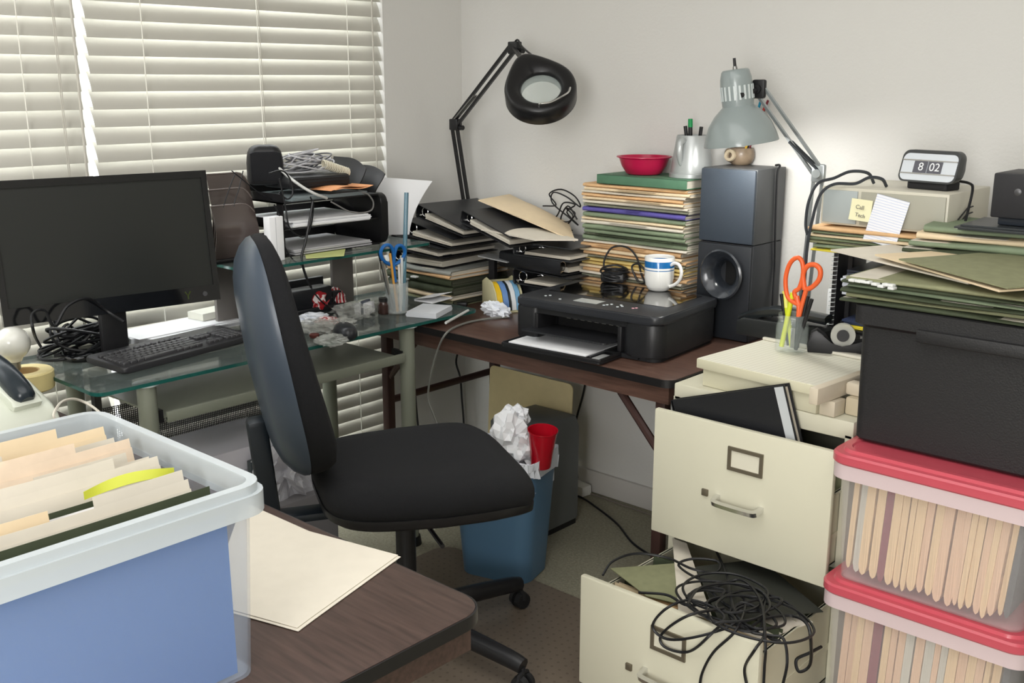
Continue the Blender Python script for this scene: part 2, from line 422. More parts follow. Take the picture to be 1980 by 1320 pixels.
# ================================================================== monitor
md = V((math.sin(math.radians(13.35)), math.cos(math.radians(13.35)), 0))        # along the screen
BL = at(5, 632, z=.905); BR = at(422, 578, z=.905)
mc = (BL + BR) / 2; MW = (BR - BL).length
ang = math.atan2((BR - BL).y, (BR - BL).x)      # local x = along the screen, local -y faces the room
t = thing('computer_monitor', 'large black widescreen monitor, switched off, on the glass desk', 'monitor', (mc.x, mc.y, GZ + .001), ang)
zb = .905 - GZ - .001; MHt = .372; tiltM = Matrix.Translation(V((0, 0, zb))) @ Matrix.Rotation(math.radians(-7), 4, 'X')
MB().ring_prism([(-MW / 2, 0), (MW / 2, 0), (MW / 2, MHt), (-MW / 2, MHt)], [(-MW / 2 + .016, .045), (MW / 2 - .016, .045), (MW / 2 - .016, MHt - .02), (-MW / 2 + .016, MHt - .02)], 0, .018, tiltM @ Matrix.Rotation(PI / 2, 4, 'X') ).obj('bezel', GLOSSB, t)
MB().box(-MW / 2 + .015, MW / 2 - .015, -.012, -.006, .044, MHt - .019, 0, tiltM).obj('screen', M('monitor screen', (34, 36, 34), .32), t)
MB().box(-MW / 2 + .004, MW / 2 - .004, -.001, .03, .004, MHt - .004, .012, tiltM).obj('back_shell', BLACKM, t)
MB().box(-.032, .042, .05, .075, 0.0, .2, .006).obj('stand_neck', BLACK, t)
MB().prism(rrect(-.13, .13, .03, .16, .04), 0, .014, bev=.004).obj('stand_base', GLOSSB, t)
lg = MB(); lx = MW / 2 - .095
lg.tube([(lx - .008, -.0186, .034), (lx, -.0186, .022), (lx + .008, -.0186, .034)], .0022, 5); lg.tube([(lx, -.0186, .022), (lx, -.0186, .012)], .0022, 5)
bmesh.ops.transform(lg.bm, matrix=tiltM, verts=lg.bm.verts[:])
lg.obj('emblem', M('olive emblem', (58, 70, 26), .5), t)
MB().cyl((MW / 2 - .045, -.0205, .022), (MW / 2 - .045, -.017, .022), .007, n=16).obj('power_button', M('grey button', (70, 70, 72), .3), t)
for o_ in list(t.children):
    if o_.name.startswith('power_button'):
        o_.data.transform(tiltM)
# ================================================================== keyboard
k0 = at(240, 716, z=GZ + .012); k1 = at(475, 655, z=GZ + .012)
ka = math.atan2((k1 - k0).y, (k1 - k0).x)
t = thing('computer_keyboard', 'black full-size keyboard on the glass desk in front of the monitor', 'keyboard', (k0.x, k0.y, GZ + .001), ka)
KW, KD = .462, .170
kt = Matrix.Rotation(math.radians(3.2), 4, 'X')
b = MB(); b.prism(rrect(0, KW, 0, KD, .012), 0, .016, kt, bev=.005, seg=3); b.obj('body', M('keyboard case', (44, 44, 46), .45), t)
ks = MB()
def key(x, y, wx, wy): ks.box(x + .001, x + wx - .001, y + .001, y + wy - .001, .014, .0235, .002, kt, 1, None)
u_ = .0183
rows = [(.020, [1.25, 1.25, 1.25, 5.9, 1.25, 1.25, 1.25, 1.25]), (.020 + u_, [2.25] + [1] * 10 + [2.75]), (.020 + 2 * u_, [1.75] + [1] * 11 + [2.25]), (.020 + 3 * u_, [1.5] + [1] * 12 + [1.5]), (.020 + 4 * u_, [1] * 13 + [2])]
for y, ws in rows:
    x = .014
    for w_ in ws: key(x, y, w_ * u_, u_); x += w_ * u_
x = .014
for g_ in (1, 4, 4, 4):
    for _ in range(g_): key(x, .020 + 5.4 * u_, u_, u_ * .9); x += u_
    x += u_ * .6
for i in range(3):
    for j in (3, 4): key(.303 + i * u_, .020 + j * u_, u_, u_)
for i, j in ((0, 0), (1, 0), (2, 0), (1, 1)): key(.303 + i * u_, .020 + j * u_, u_, u_)
for i in range(4):
    for j in range(5): key(.368 + i * u_, .020 + j * u_, u_, u_)
ks.obj('keys', M('key caps', (58, 58, 60), .5), t)
# ================================================================== paper and little boxes behind the keyboard
def pad(name, label, cat, px, z, wx, wy, h, rz, mat, layers=1, group=None):
    p = at(px[0], px[1], z=z)
    m = MB()
    for i in range(layers):
        dx, dy = (rnd.uniform(-.01, .01), rnd.uniform(-.01, .01)) if layers > 1 else (0, 0)
        m.box(-wx / 2 + dx, wx / 2 + dx, -wy / 2 + dy, wy / 2 + dy, h * i / layers, h * (i + .93) / layers)
    return solo(m, name, mat, label, cat, (p.x, p.y, z), rz, group)
pad('paper_stack', 'loose stack of white papers between the keyboard and the window blind', 'papers', (342, 640), GZ + .001, .15, .36, .016, .06, WHITE, 5)
pad('index_card_box', 'small off-white card pack on the papers by the blind', 'card pack', (410, 611), GZ + .0175, .075, .13, .024, .12, M('off-white card', (224, 224, 212), .7))
def satellite_speaker(label, p, rz, group, h=.165, w=.105, d=.1):
    t = thing('desktop_speaker', label, 'speaker', p, rz, group)
    b = MB(); pr = rrect(-w / 2, w / 2, -d / 2, d / 2, .032, 10)
    pillow(b, pr, [(.012, 0), (.004, .003), (.0, .012), (0, h * .55), (.002, h * .7), (.005, h * .82), (.011, h * .91), (.018, h * .96), (.028, h * .99), (.036, h)])
    b.obj('cabinet', BLACK, t)
    g = MB(); pillow(g, rrect(-w * .42, w * .42, -.006, .006, .004, 3), [(.004, .014), (0, .02), (0, h * .8), (.012, h - .02)], xf((0, -d / 2 - .001, 0)))
    g.obj('grille', M('speaker cloth', (22, 23, 27), .9, bump=.6, bscale=900), t)
    return t
p = at(462, 598, x=-2.76); satellite_speaker('small rounded black speaker on the glass desk, half hidden behind the chair back', (-2.7, 1.80, GZ + .001), math.radians(60), 'small black computer speakers')
# ================================================================== chair
FAB = M('black chair fabric', (19, 20, 23), .95, bump=.3, bscale=700)
SHELL = M('chair shell plastic', (66, 76, 88), .34)
ch_rz = math.radians(60.9 - 90)
t = thing('office_chair', 'black swivel office chair with fabric seat, pulled out in front of the glass desk', 'chair', (-1.976, 1.743, .004), ch_rz)
# local: +y faces forward, +x to the sitter's right
s_out = []
for i in range(48):
    a = 2 * PI * i / 48; c_, s_ = math.cos(a), math.sin(a)
    ex = 2 / 4.2
    x = .275 * math.copysign(abs(c_) ** ex, c_); y = .275 * math.copysign(abs(s_) ** ex, s_)
    if y < 0: x *= 1 + .12 * y / .255
    s_out.append((x, y + .04))
seat = MB(); pillow(seat, s_out, [(.03, .482), (.006, .488), (0, .505), (.0, .522), (.006, .538), (.02, .552), (.05, .562), (.1, .566), (.18, .564)])
for v in seat.bm.verts:
    if v.co.y > .2: v.co.z -= (v.co.y - .2) ** 2 * 2.4      # waterfall front
seat.obj('seat', FAB, t, 60)
sh = MB(); pillow(sh, s_out, [(.07, .45), (.02, .456), (.004, .468), (.002, .488), (.02, .488)])
for v in sh.bm.verts:
    if v.co.y > .2: v.co.z -= (v.co.y - .2) ** 2 * 2.4
sh.obj('seat_shell', BLACK, t, 60)
b_out = []
for i in range(48):
    a = 2 * PI * i / 48; c_, s_ = math.cos(a), math.sin(a)
    x = .222 * math.copysign(abs(c_) ** (2 / 3.2), c_); y = .30 * math.copysign(abs(s_) ** (2 / 3.0), s_)
    x *= 1 - .16 * max(0, y / .3)
    b_out.append((x, y))
# local back plane: outline x->x, outline y->z (up), thickness -> +y (towards the sitter)
BM_ = Matrix.Translation(V((0, -.335, .855))) @ Matrix.Rotation(math.radians(11), 4, 'X') @ Matrix.Rotation(PI / 2, 4, 'X') @ Matrix.Scale(-1, 4, V((0, 0, 1)))
def bend(mb):
    for v in mb.bm.verts:
        if v.co.z > .01: v.co.z *= 1.0 - .42 * (v.co.y + .3) / .6
        v.co.z += .55 * v.co.x ** 2 + .22 * (v.co.y + .08) ** 2
    bmesh.ops.transform(mb.bm, matrix=BM_, verts=mb.bm.verts[:])
bk = MB(); pillow(bk, b_out, [(.02, .0), (.004, .004), (0, .022), (.002, .05), (.012, .072), (.035, .086), (.08, .094), (.14, .096)]); bend(bk)
bk.obj('backrest_cushion', FAB, t, 60)
bs = MB(); pillow(bs, b_out, [(.13, -.052), (.09, -.05), (.05, -.042), (.02, -.026), (.004, -.008), (.002, .003), (.02, .004)]); bend(bs)
bs.obj('backrest_shell', SHELL, t, 60)
br = MB(); br.tube(smooth_path([(0, -.295, .70), (0, -.30, .58), (0, -.292, .47), (0, -.27, .415), (0, -.2, .4), (0, -.05, .4)], 5), .0, 4) if False else None
for zz in ((.76, -.278, .40, -.30),): br.box(-.034, .034, -.375, -.325, .425, .70, .012, Matrix.Translation(V((0, -.38, .43))) @ Matrix.Rotation(math.radians(5), 4, 'X') @ Matrix.Translation(V((0, .38, -.43))))
br.box(-.034, .034, -.37, -.02, .42, .442, .006)
br.obj('back_support', M('chair bracket', (22, 30, 38), .4), t)
MB().box(-.09, .09, -.1, .12, .41, .455, .01).obj('tilt_mechanism', BLACK, t)
MB().tube([(.05, .03, .405), (.24, .04, .40)], .006, 8).obj('height_lever', BLACK, t)
MB().cyl((0, 0, .11), (0, 0, .37), .027).obj('column', BLACK, t)
MB().cyl((0, 0, .37), (0, 0, .415), .016).obj('gas_lift', CHROME, t)
MB().lathe([(0, .075), (.05, .075), (.055, .09), (.045, .12), (.03, .13), (0, .13)], 24).obj('base_hub', BLACK, t)
for i in range(5):
    a = math.radians(7) - ch_rz + 2 * PI * i / 5
    u, v_ = V((math.cos(a), math.sin(a), 0)), V((-math.sin(a), math.cos(a), 0))
    lg_ = MB()
    pts = [u * .03 + V((0, 0, .105)), u * .18 + V((0, 0, .098)), u * .34 + V((0, 0, .082)), u * .385 + V((0, 0, .074))]
    lg_.tube(smooth_path(pts, 4), [.029 - .008 * k / 12 for k in range(13)], 10)
    lg = lg_.obj('base_leg', BLACK, t, 50)
    cpos = u * .385
    cs = MB()
    for sgn in (-1, 1):
        cs.cyl(cpos + v_ * (sgn * .006) + V((0, 0, .026)), cpos + v_ * (sgn * .022) + V((0, 0, .026)), .026, .023, 20)
    cs.cyl(cpos + V((0, 0, .03)), cpos + V((0, 0, .07)), .007, n=8)
    cs.tube([cpos + v_ * -.024 + V((0, 0, .03)), cpos + v_ * -.018 + V((0, 0, .052)), cpos + V((0, 0, .058)), cpos + v_ * .018 + V((0, 0, .052)), cpos + v_ * .024 + V((0, 0, .03))], .006, 6)
    cs.obj('caster', BLACKM, lg)
# ================================================================== clear plastic file bin in the foreground, with folders
CLEARP = M('frosted clear plastic', (196, 210, 230), .3, clear=.82)
RIMP = M('frosted plastic rim', (212, 220, 224), .28, clear=.35)
BX0, BX1, BY0, BY1, BZ1 = -1.545, -1.108, .35, .722, 1.018
t = thing('plastic_file_bin', 'open clear plastic file bin full of manila folders on the foreground table', 'storage bin', ((BX0 + BX1) / 2, (BY0 + BY1) / 2, TZ))
hx, hy, H_ = (BX1 - BX0) / 2, (BY1 - BY0) / 2, BZ1 - TZ
def bin_shell(mb, hx, hy, h, th, tp, z0=0, r=.025):
    """tapered open box: outer and inner skins"""
    o0 = rrect(-hx * tp, hx * tp, -hy * tp, hy * tp, r, 6); o1 = rrect(-hx, hx, -hy, hy, r, 6)
    i0 = rrect(-hx * tp + th, hx * tp - th, -hy * tp + th, hy * tp - th, r - .001, 6); i1 = rrect(-hx + th, hx - th, -hy + th, hy - th, r - .001, 6)
    k = len(o0); bm = mb.bm
    L = [[bm.verts.new((p[0], p[1], z)) for p in q] for q, z in ((o0, z0), (o1, z0 + h), (i1, z0 + h), (i0, z0 + th))]
    for A, B in zip(L, L[1:]):
        for i in range(k): bm.faces.new((A[i], A[(i + 1) % k], B[(i + 1) % k], B[i]))
    bm.faces.new(L[0][::-1]); bm.faces.new(L[3])
    return mb
bin_shell(MB(), hx, hy, H_ - .03, .003, .955).obj('bin_body', CLEARP, t)
rm = MB()
for e, z0, z1 in ((.016, H_ - .04, H_ - .012), (.011, H_ - .012, H_)):
    rm.ring_prism(rrect(-hx - e, hx + e, -hy - e, hy + e, .035, 5), rrect(-hx + .002, hx - .002, -hy + .002, hy - .002, .024, 5), z0, z1)
rm.obj('rim', RIMP, t)
def standing_folder(name, mat, label, x, top, y0, y1, lean, z0=TZ + .006, group=None, tab=None, thick=.006, curve=0.0, cat='folder', pap=None):
    """card folder standing on its spine across the bin, top leaning to -x by lean"""
    h = top - z0; m = MB(); th = thick
    def face(off, hh):
        def fn(u, v):
            yy = u * (y1 - y0); zz = v * hh
            return V((off - lean * v * v * 0.6 - lean * v * .4 + curve * math.sin(u * PI) * v, yy, zz))
        return fn
    m.sheet(face(th / 2, h - .012), 8, 6, .0009); m.sheet(face(-th / 2, h), 8, 6, .0009)
    if tab:
        a, b2 = tab; f0 = face(-th / 2, h)
        def ft(u, v):
            p = f0(a + (b2 - a) * u, 1); return V((p.x - lean * .06 * v, p.y, p.z + .014 * v))
        m.sheet(ft, 4, 1, .0009)
    o = solo(m, name, mat, label, cat, (x, y0, z0), group=group)
    if pap:
        q = MB(); f1 = face(0, h - pap)
        q.sheet(f1, 6, 5, .0016); q.obj('papers', WHITE, o)
    return o
BLUEC = M('blue card', (34, 100, 176), .6)
fl = [('green', 'dark green hanging folder nearest the blue panel of the foreground bin', DKGREEN, -1.137, 1.008, .018, None, .001),
      ('manila', 'manila folder just behind the front green folder in the foreground bin', CREAMC, -1.158, 1.004, .05, (.55, .98), .004),
      ('manila', 'manila folder with a short low tab, third from the front of the foreground bin', MANILA, -1.186, .992, .05, (.0, .42), .004),
      ('white', 'white folder standing behind the yellow flag in the foreground bin', WHITE, -1.204, .987, .05, None, .004),
      ('green', 'green hanging folder in the middle of the foreground bin', DKGREEN, -1.228, .985, .05, None, .003),
      ('manila', 'tall cream folder in the middle of the foreground bin', CREAMC, -1.250, 1.010, .055, (.3, .8), .006),
      ('manila', 'cream folder behind the tall middle one in the foreground bin', CREAMC, -1.275, 1.003, .055, (.5, .9), .003),
      ('green', 'green hanging folder at the left of the foreground bin', DKGREEN, -1.318, .985, .05, None, .003),
      ('manila', 'pinkish manila folder near the back of the foreground bin', M('pinkish manila', (226, 206, 182), .75, var=.06), -1.338, 1.016, .05, (.2, .75), .006),
      ('manila', 'manila folder second from the back of the foreground bin', CREAMC, -1.375, 1.010, .05, (.1, .5), .004),
      ('manila', 'rearmost manila folder of the foreground bin', MANILA, -1.412, 1.018, .05, (.3, .78), .006)]
for c_, lab, mat, x, top, lean, tab, cv in fl:
    standing_folder('file_folder', mat, lab, x, top, BY0 + .02 + (.02 if x > -1.16 else 0), BY1 - .024 - (.014 if x > -1.16 else .01 * rnd.random()), lean, group='folders in the foreground bin', tab=tab, curve=cv, pap=.02 if c_ == 'manila' else None)
standing_folder('file_folder', BLUEC, 'blue folder pressed against the clear front wall of the foreground bin', -1.1285, .975, BY0 + .03, BY1 - .034, .002, group='folders in the foreground bin', thick=.002)
# yellow flag strip and clear index tab
fy = MB(); fy.sheet(lambda u, v: V((-.012 * math.sin(u * PI) * v, u * .125, .011 * v + .005 * math.sin(u * PI))), 10, 2, .0008)
solo(fy, 'page_flag', M('yellow flag', (188, 194, 62), .5), 'bright yellow plastic flag on a folder in the foreground bin', 'page flag', (-1.262, .565, .996), -.05)
# ================================================================== manila folder flat on the table
pts = [at(px, py, z=TZ) for px, py in ((470, 972), (600, 1030), (775, 1077), (605, 1200), (577, 1221), (400, 1172))]
o = pts[0]; poly = [(p.x - o.x, p.y - o.y) for p in pts]
m = MB(); m.prism(poly, .0003, .0011); m.prism([(x * .985, y * .985) for x, y in poly], .0019, .0026)
solo(m, 'manila_folder', CREAMC, 'single cream manila folder lying flat on the foreground table', 'folder', (o.x, o.y, TZ))
# ================================================================== desk phone at the far left
PHW = M('phone shell', (206, 210, 196), .4)
ph = at(40, 822, z=TZ)
t = thing('desk_phone', 'off-white desk telephone with a black handset at the left edge', 'telephone', (ph.x - .02, ph.y - .03, TZ), math.radians(6))
prof = [(-.15, 0), (.085, 0), (.093, .015), (.085, .03), (.06, .045), (-.03, .09), (-.15, .105)]
MB().prism([(x, z) for x, z in prof], -.09, .09, Matrix.Rotation(PI / 2, 4, 'X'), bev=.008, seg=3).obj('base', PHW, t)
MB().prism([(-.14, .098), (-.03, .083), (.055, .043), (.07, .06), (.055, .07), (-.03, .108), (-.14, .125)], -.035, .035, Matrix.Translation(V((0, .03, 0))) @ Matrix.Rotation(PI / 2, 4, 'X'), bev=.006).obj('cradle', PHW, t)
hs = MB(); hs.tube(smooth_path([(-.16, .03, .138), (-.09, .03, .135), (-.02, .03, .115), (.035, .03, .083), (.06, .03, .064)], 5), [.026] * 4 + [.027] * 8 + [.028] * 4 + [.027, .026, .025, .022, .016], 14)
hs.obj('handset', M('handset black', (36, 44, 50), .25), t)
pc = [at(108, 812, z=TZ + .02), at(104, 800, z=TZ + .035), at(118, 778, z=TZ + .045), at(140, 771, z=TZ + .04), at(165, 778, z=TZ + .02), at(190, 795, z=TZ + .006), at(205, 815, z=TZ + .006)]
cable('phone_cord', pc, .0032, M('ivory cord', (216, 210, 196), .5), 'thin ivory cord looping from the desk phone to the bin', cat='cord')
tp = at(32, 768, z=TZ)
t = thing('tape_roll', 'wide yellow-cream tape roll behind the desk phone, under the white globe bulb', 'tape roll', (tp.x - .06, tp.y + .05, TZ))
MB().lathe([(.038, 0), (.068, 0), (.072, .004), (.072, .046), (.068, .05), (.038, .05)], 32, closed=True).obj('tape', M('cream tape', (226, 210, 150), .5, var=.05), t)
MB().lathe([(.034, .001), (.038, .001), (.038, .049), (.034, .049)], 32, closed=True).obj('core', M('card core', (190, 160, 110), .8), t)
t = thing('globe_bulb', 'white globe light bulb resting on the tape roll at the left edge', 'light bulb', (tp.x - .075, tp.y + .035, TZ + .049))
MB().lathe([(0, 0)] + [(.044 * math.sin(a * PI / 16), .044 - .044 * math.cos(a * PI / 16)) for a in range(1, 14)] + [(.022, .084), (.018, .092), (0, .092)], 28).obj('globe', M('opal glass', (226, 226, 218), .2, coat=.4), t)
MB().lathe([(.0, .09), (.014, .09), (.0145, .112), (.008, .118), (0, .118)], 18).obj('screw_base', STEEL, t)
t.rotation_euler = (PI, 0, 0); t.location.z += .118
# ================================================================== cable tangle on the glass
c0 = at(150, 672, z=GZ + .02)
r1 = random.Random(5)
for i, (lab, lp, rx, ry, h, zz) in enumerate((('black cable forming the low flat coils of the heap left of the keyboard', 7, .085, .13, .05, .006), ('black cable forming the middle loops of the heap left of the keyboard', 6, .08, .12, .10, .016), ('black cable with the tallest arching loops of the heap left of the keyboard', 4, .075, .11, .09, .05))):
    pts = tangle((c0.x - .01, c0.y + .01, GZ + .002), rx, ry, h, lp, r1, .4 if i < 2 else .9, zz)
    cable('cable_coil', pts, .0042, CABLE, lab, 5, 'cable', 'black cables heaped beside the keyboard', 6)
cable('monitor_cable', [at(240, 622, x=-2.655), at(205, 600, x=-2.7), at(170, 577, x=-2.68), at(130, 592, x=-2.67), at(105, 630, x=-2.66), at(85, 600, x=-2.66), at(62, 608, x=-2.66), at(66, 645, x=-2.67), (at(80, 672, z=GZ + .006))], .0042, CABLE, 'black cable arching high in front of the monitor base')
# ================================================================== flat folders, binders
def flat_folder(name, label, mat, loc, wx, dy, h, rz=0, group=None, papers=WHITE, wob=.0015, tilt=None, tab=None, cat='folder', inset=.006):
    """folder lying flat, spine at local y=0 facing -y, x from 0 to wx"""
    ph = [rnd.uniform(0, 6.28) for _ in range(4)]
    prof = [(dy, 0), (dy * .5, 0), (.012, 0), (.003, h * .12), (0, h * .35), (0, h * .65), (.003, h * .9), (.012, h), (dy * .5, h), (dy, h)]
    n_ = len(prof) - 1
    def fn(u, v):
        k = min(n_, max(0, int(round(v * n_)))); y, z = prof[k]
        w1 = wob * math.sin(u * 7 + ph[0]) * (1 if k >= 4 else .3); w2 = .002 * math.sin(u * 5 + ph[1])
        return V((u * wx, y + w2 * (1 if y < .05 else 0), z + w1 * (z / h)))
    m = MB(); m.sheet(fn, 10, n_, .0009)
    if tab:
        m.box(tab[0] * wx, tab[1] * wx, -.012, .004, h * .9, h * .9 + .001)
    o = solo(m, name, mat, label, cat, loc, rz, group, rot=tilt, sharp=50)
    if papers and h > .004:
        q = MB(); layers = max(1, int(h / .004))
        for i in range(layers):
            a, b2 = rnd.uniform(-.004, .003), rnd.uniform(-.003, .003)
            q.box(.004 + a, wx - inset * .5 + a, .010 + b2, dy - .004, h * (.08 + .82 * i / layers), h * (.08 + .82 * (i + .9) / layers))
        q.obj('papers', papers, o)
    return o
PAPERS = M('page edges', (208, 202, 188), .85, var=.08, scale=8, stretch=(2, 2, 160))
def ring_binder(label, loc, rz, h, oh, W=.27, L=.29, ry=0, rx=0, mat=BLACKV, group='black ring binders on the back table', fill=.8, cat='ring binder', rings=True):
    """binder lying flat: spine along y at x=0, opening to +x, short end facing -y; top cover falls from h at the spine to oh"""
    t = thing('ring_binder', label, cat, loc, rz, group, rot=(rx, ry, rz))
    th = .003; m = MB()
    prof = [(W, 0), (W * .5, 0), (.004, 0), (0, .004), (0, h - .004), (.004, h), (W * .5, h + (oh - h) * .5), (W, oh)]
    n_ = len(prof) - 1
    m.sheet(lambda u, v: V((prof[min(n_, int(round(v * n_)))][0], u * L, prof[min(n_, int(round(v * n_)))][1])), 3, n_, th)
    m.obj('cover', mat, t, 50)
    q = MB(); x0, x1 = .045, W - .012; layers = 5
    for i in range(layers):
        f0, f1 = i / layers * fill, (i + .92) / layers * fill
        za, zb = h + (oh - h) * x0 / W - .006, h + (oh - h) * x1 / W - .006
        j = rnd.uniform(-.003, .003); y0, y1 = .006 + j, L - .006 + j
        vs = [q.bm.verts.new(c) for c in ((x0, y0, .004 + za * f0), (x1, y0, .004 + zb * f0), (x1, y0, .004 + zb * f1), (x0, y0, .004 + za * f1),
                                         (x0, y1, .004 + za * f0), (x1, y1, .004 + zb * f0), (x1, y1, .004 + zb * f1), (x0, y1, .004 + za * f1))]
        for f in ((0, 1, 2, 3), (5, 4, 7, 6), (4, 0, 3, 7), (1, 5, 6, 2), (3, 2, 6, 7), (4, 5, 1, 0)): q.bm.faces.new([vs[k] for k in f])
    q.obj('papers', PAPERS, t)
    if rings:
        r = MB(); rr = (h - .014) / 2
        for yy in (.02, L / 2, L - .02):
            r.tube([(.01 + rr + rr * math.cos(a * PI / 8), yy, .007 + rr + rr * math.sin(a * PI / 8)) for a in range(16)], .0022, 6, closed=True)
        r.box(.004, .016, .01, L - .01, .006, .012)
        r.obj('ring_mechanism', CHROME, t)
    return t
from mathutils import noise as mnoise
def crumple(mb, r, seed, amp=.35, sub=4, sq=(1, 1, 1)):
    """crumpled sheet: a ball folded by sharp random creases"""
    res = bmesh.ops.create_icosphere(mb.bm, subdivisions=sub, radius=1); o = V((seed * 3.7, seed * 1.3, seed * 7.1))
    for v in res['verts']:
        d = v.co.normalized()
        k = 1 + amp * (1 - 2.6 * abs(mnoise.noise(d * 1.7 + o))) * .8 - amp * .55 * abs(mnoise.noise(d * 3.3 + o)) - amp * .12 * abs(mnoise.noise(d * 8 + o))
        v.co = V((d.x * r * k * sq[0], d.y * r * k * sq[1], d.z * r * k * sq[2]))
    return res['verts']
# ================================================================== printer
PR = math.radians(4.6); PZ = TZ
pl = at(995, 572, z=.88)
PW, PD, PH = .512, .368, .139
PRB = M('printer black', (30, 31, 33), .4, bump=.06, bscale=500)
PRT = M('printer top', (44, 46, 50), .33)
t = thing('inkjet_printer', 'black inkjet printer with open paper tray on the walnut back table', 'printer', (pl.x, pl.y, PZ), PR)
b = MB()
b.prism(rrect(.0, .085, .004, PD, .02, 4), .012, .112, bev=.006); b.prism(rrect(.375, PW, .004, PD, .045, 6), .012, .112, bev=.006)
b.box(.05, .44, .12, PD - .01, .004, .112); b.box(.05, .44, .01, .13, .004, .016); b.box(.06, .40, .012, .13, .094, .112)
b.obj('body', PRB, t)
MB().prism(rrect(.012, PW - .012, .02, PD - .006, .03, 5), 0, .012).obj('base', BLACKM, t)
MB().prism(rrect(-.002, PW + .002, -.002, PD, .03, 6), .113, .139, bev=.008, seg=3).obj('lid', PRT, t)
MB().prism(rrect(.03, PW - .05, .135, PD - .015, .008, 3), .139, .1402).obj('scanner_panel', M('mirror black panel', (12, 12, 13), .04, coat=1), t)
lcd = MB(); lcd.box(.185, .268, .05, .104, .139, .1402); lcd.obj('display', M('grey display', (176, 180, 178), .3), t)
MB().box(.185, .268, .098, .107, .139, .1405).obj('display_hood', BLACK, t)
bt = MB()
for x, y in ((.075, .06), (.083, .073), (.14, .045), (.30, .06), (.306, .075), (.295, .05), (.335, .082), (.346, .07), (.34, .054)): bt.cyl((x, y, .139), (x, y, .1404), .0042, n=10)
bt.obj('buttons', M('white button marks', (214, 222, 224), .5), t)
bt = MB()
for x, y in ((.386, .065), (.392, .074)): bt.cyl((x, y, .139), (x, y, .1404), .0045, n=10)
bt.obj('stop_buttons', M('pinkish button marks', (214, 160, 170), .5), t)
MB().box(.088, .372, .112, .119, .02, .094).obj('recess', M('deep black', (8, 8, 9), .6), t)
rk = MB()
for i in range(9): rk.box(.12 + i * .026, .134 + i * .026, .1105, .112, .066, .069)
rk.obj('paper_rollers', M('roller grey', (120, 118, 110), .5), t)
for x in (.073, .372): MB().box(x, x + .014, .004, .1, .02, .095, .003).obj('recess_cheek', BLACK, t)
ty = MB(); ty.prism(rrect(.03, .385, -.105, .1, .012, 3), .004, .010); ty.box(.03, .036, -.1, .09, .01, .02, .002); ty.box(.379, .385, -.1, .09, .01, .02, .002); ty.box(.03, .385, -.105, -.099, .008, .018, .002)
tr_ = ty.obj('paper_tray', BLACK, t)
MB().box(.04, .33, -.07, .1, .0105, .0145).obj('tray_guide', M('tray grey', (70, 72, 76), .35), tr_)
pp = MB(); pp.box(.045, .325, -.088, .11, .015, .0185); pp.obj('paper', WHITE, tr_)
fl_ = MB(); fl_.prism(rrect(.062, .365, -.055, .11, .01, 3), .044, .049, Matrix.Rotation(math.radians(-4), 4, 'X')); fl_.obj('output_flap', M('flap black', (40, 41, 44), .35), t)
lp_ = MB(); lp_.box(.34, .37, -.08, -.02, .0105, .012); lp_.obj('tray_label', M('label grey', (170, 172, 172), .4), tr_)
# ================================================================== mug on the printer
mg = V((-1.858, 2.728, .8815))
mugm = M('white mug glaze', (238, 238, 234), .15, coat=.4)
n_, l_, b_ = nodes_of(mugm)
tc = n_.new('ShaderNodeTexCoord'); sx = n_.new('ShaderNodeSeparateXYZ'); l_.new(tc.outputs['Object'], sx.inputs[0])
rp = n_.new('ShaderNodeValToRGB'); l_.new(sx.outputs['Z'], rp.inputs[0]); rp.color_ramp.interpolation = 'CONSTANT'
mu = n_.new('ShaderNodeMath'); mu.operation = 'MULTIPLY'; mu.inputs[1].default_value = 9.0; l_.new(sx.outputs['Z'], mu.inputs[0]); l_.new(mu.outputs[0], rp.inputs[0]); l_.new(rp.outputs[0], b_.inputs['Base Color'])
e = rp.color_ramp.elements; W_, B_ = lin((238, 238, 234)), lin((24, 104, 168))
e[0].position = 0; e[0].color = W_; e[1].position = .60; e[1].color = B_
for p_, c_ in ((.625, W_), (.68, B_), (.86, W_)):
    q = e.new(p_); q.color = c_
t = thing('coffee_mug', 'white coffee mug with blue bands standing on the printer lid', 'mug', mg, math.radians(-5))
MB().lathe([(0, .0), (.026, 0), (.034, .004), (.042, .018), (.0465, .04), (.0475, .106), (.0462, .108), (.0445, .106), (.0435, .04), (.038, .016), (0, .01)], 40).obj('cup', mugm, t)
hd = MB(); hd.tube(smooth_path([(.045, 0, .086), (.062, .0, .094), (.08, 0, .088), (.088, 0, .066), (.08, 0, .042), (.062, 0, .026), (.0435, 0, .018)], 5), .0055, 10); hd.obj('handle', M('white glaze', (238, 238, 234), .15, coat=.4), t)
# black adapter with its coiled lead on the printer
ad = at(1190, 545, z=.8815)
t = thing('power_adapter', 'black power adapter with wound lead on the printer, left of the mug', 'power adapter', ad, math.radians(20))
MB().box(-.045, .035, -.026, .026, 0.001, .034, .008).obj('brick', BLACK, t)
r2 = random.Random(3); q = MB()
for k in range(7):
    ex, ey = r2.uniform(.036, .05), r2.uniform(.028, .036); z0 = .01 + .006 * k; ph = r2.uniform(0, 6)
    q.tube([(-.004 + ex * math.cos(ph + a * PI / 9), ey * math.sin(ph + a * PI / 9), z0 + .004 * math.sin(a * PI / 9 * 2 + k)) for a in range(18)], .0034, 6, closed=True)
q.obj('wound_lead', CABLE, t)
lo = MB(); lo.tube(smooth_path([(-.03, .01, .02), (-.045, .012, .06), (-.02, .016, .11), (.03, .016, .115), (.066, .012, .085), (.085, .008, .03), (.10, -.004, .006), (.075, .01, .005), (.05, .016, .05), (.075, .012, .062), (.11, .0, .03), (.12, -.01, .005)], 7), .0032, 7)
lo.obj('loose_loop', CABLE, t)
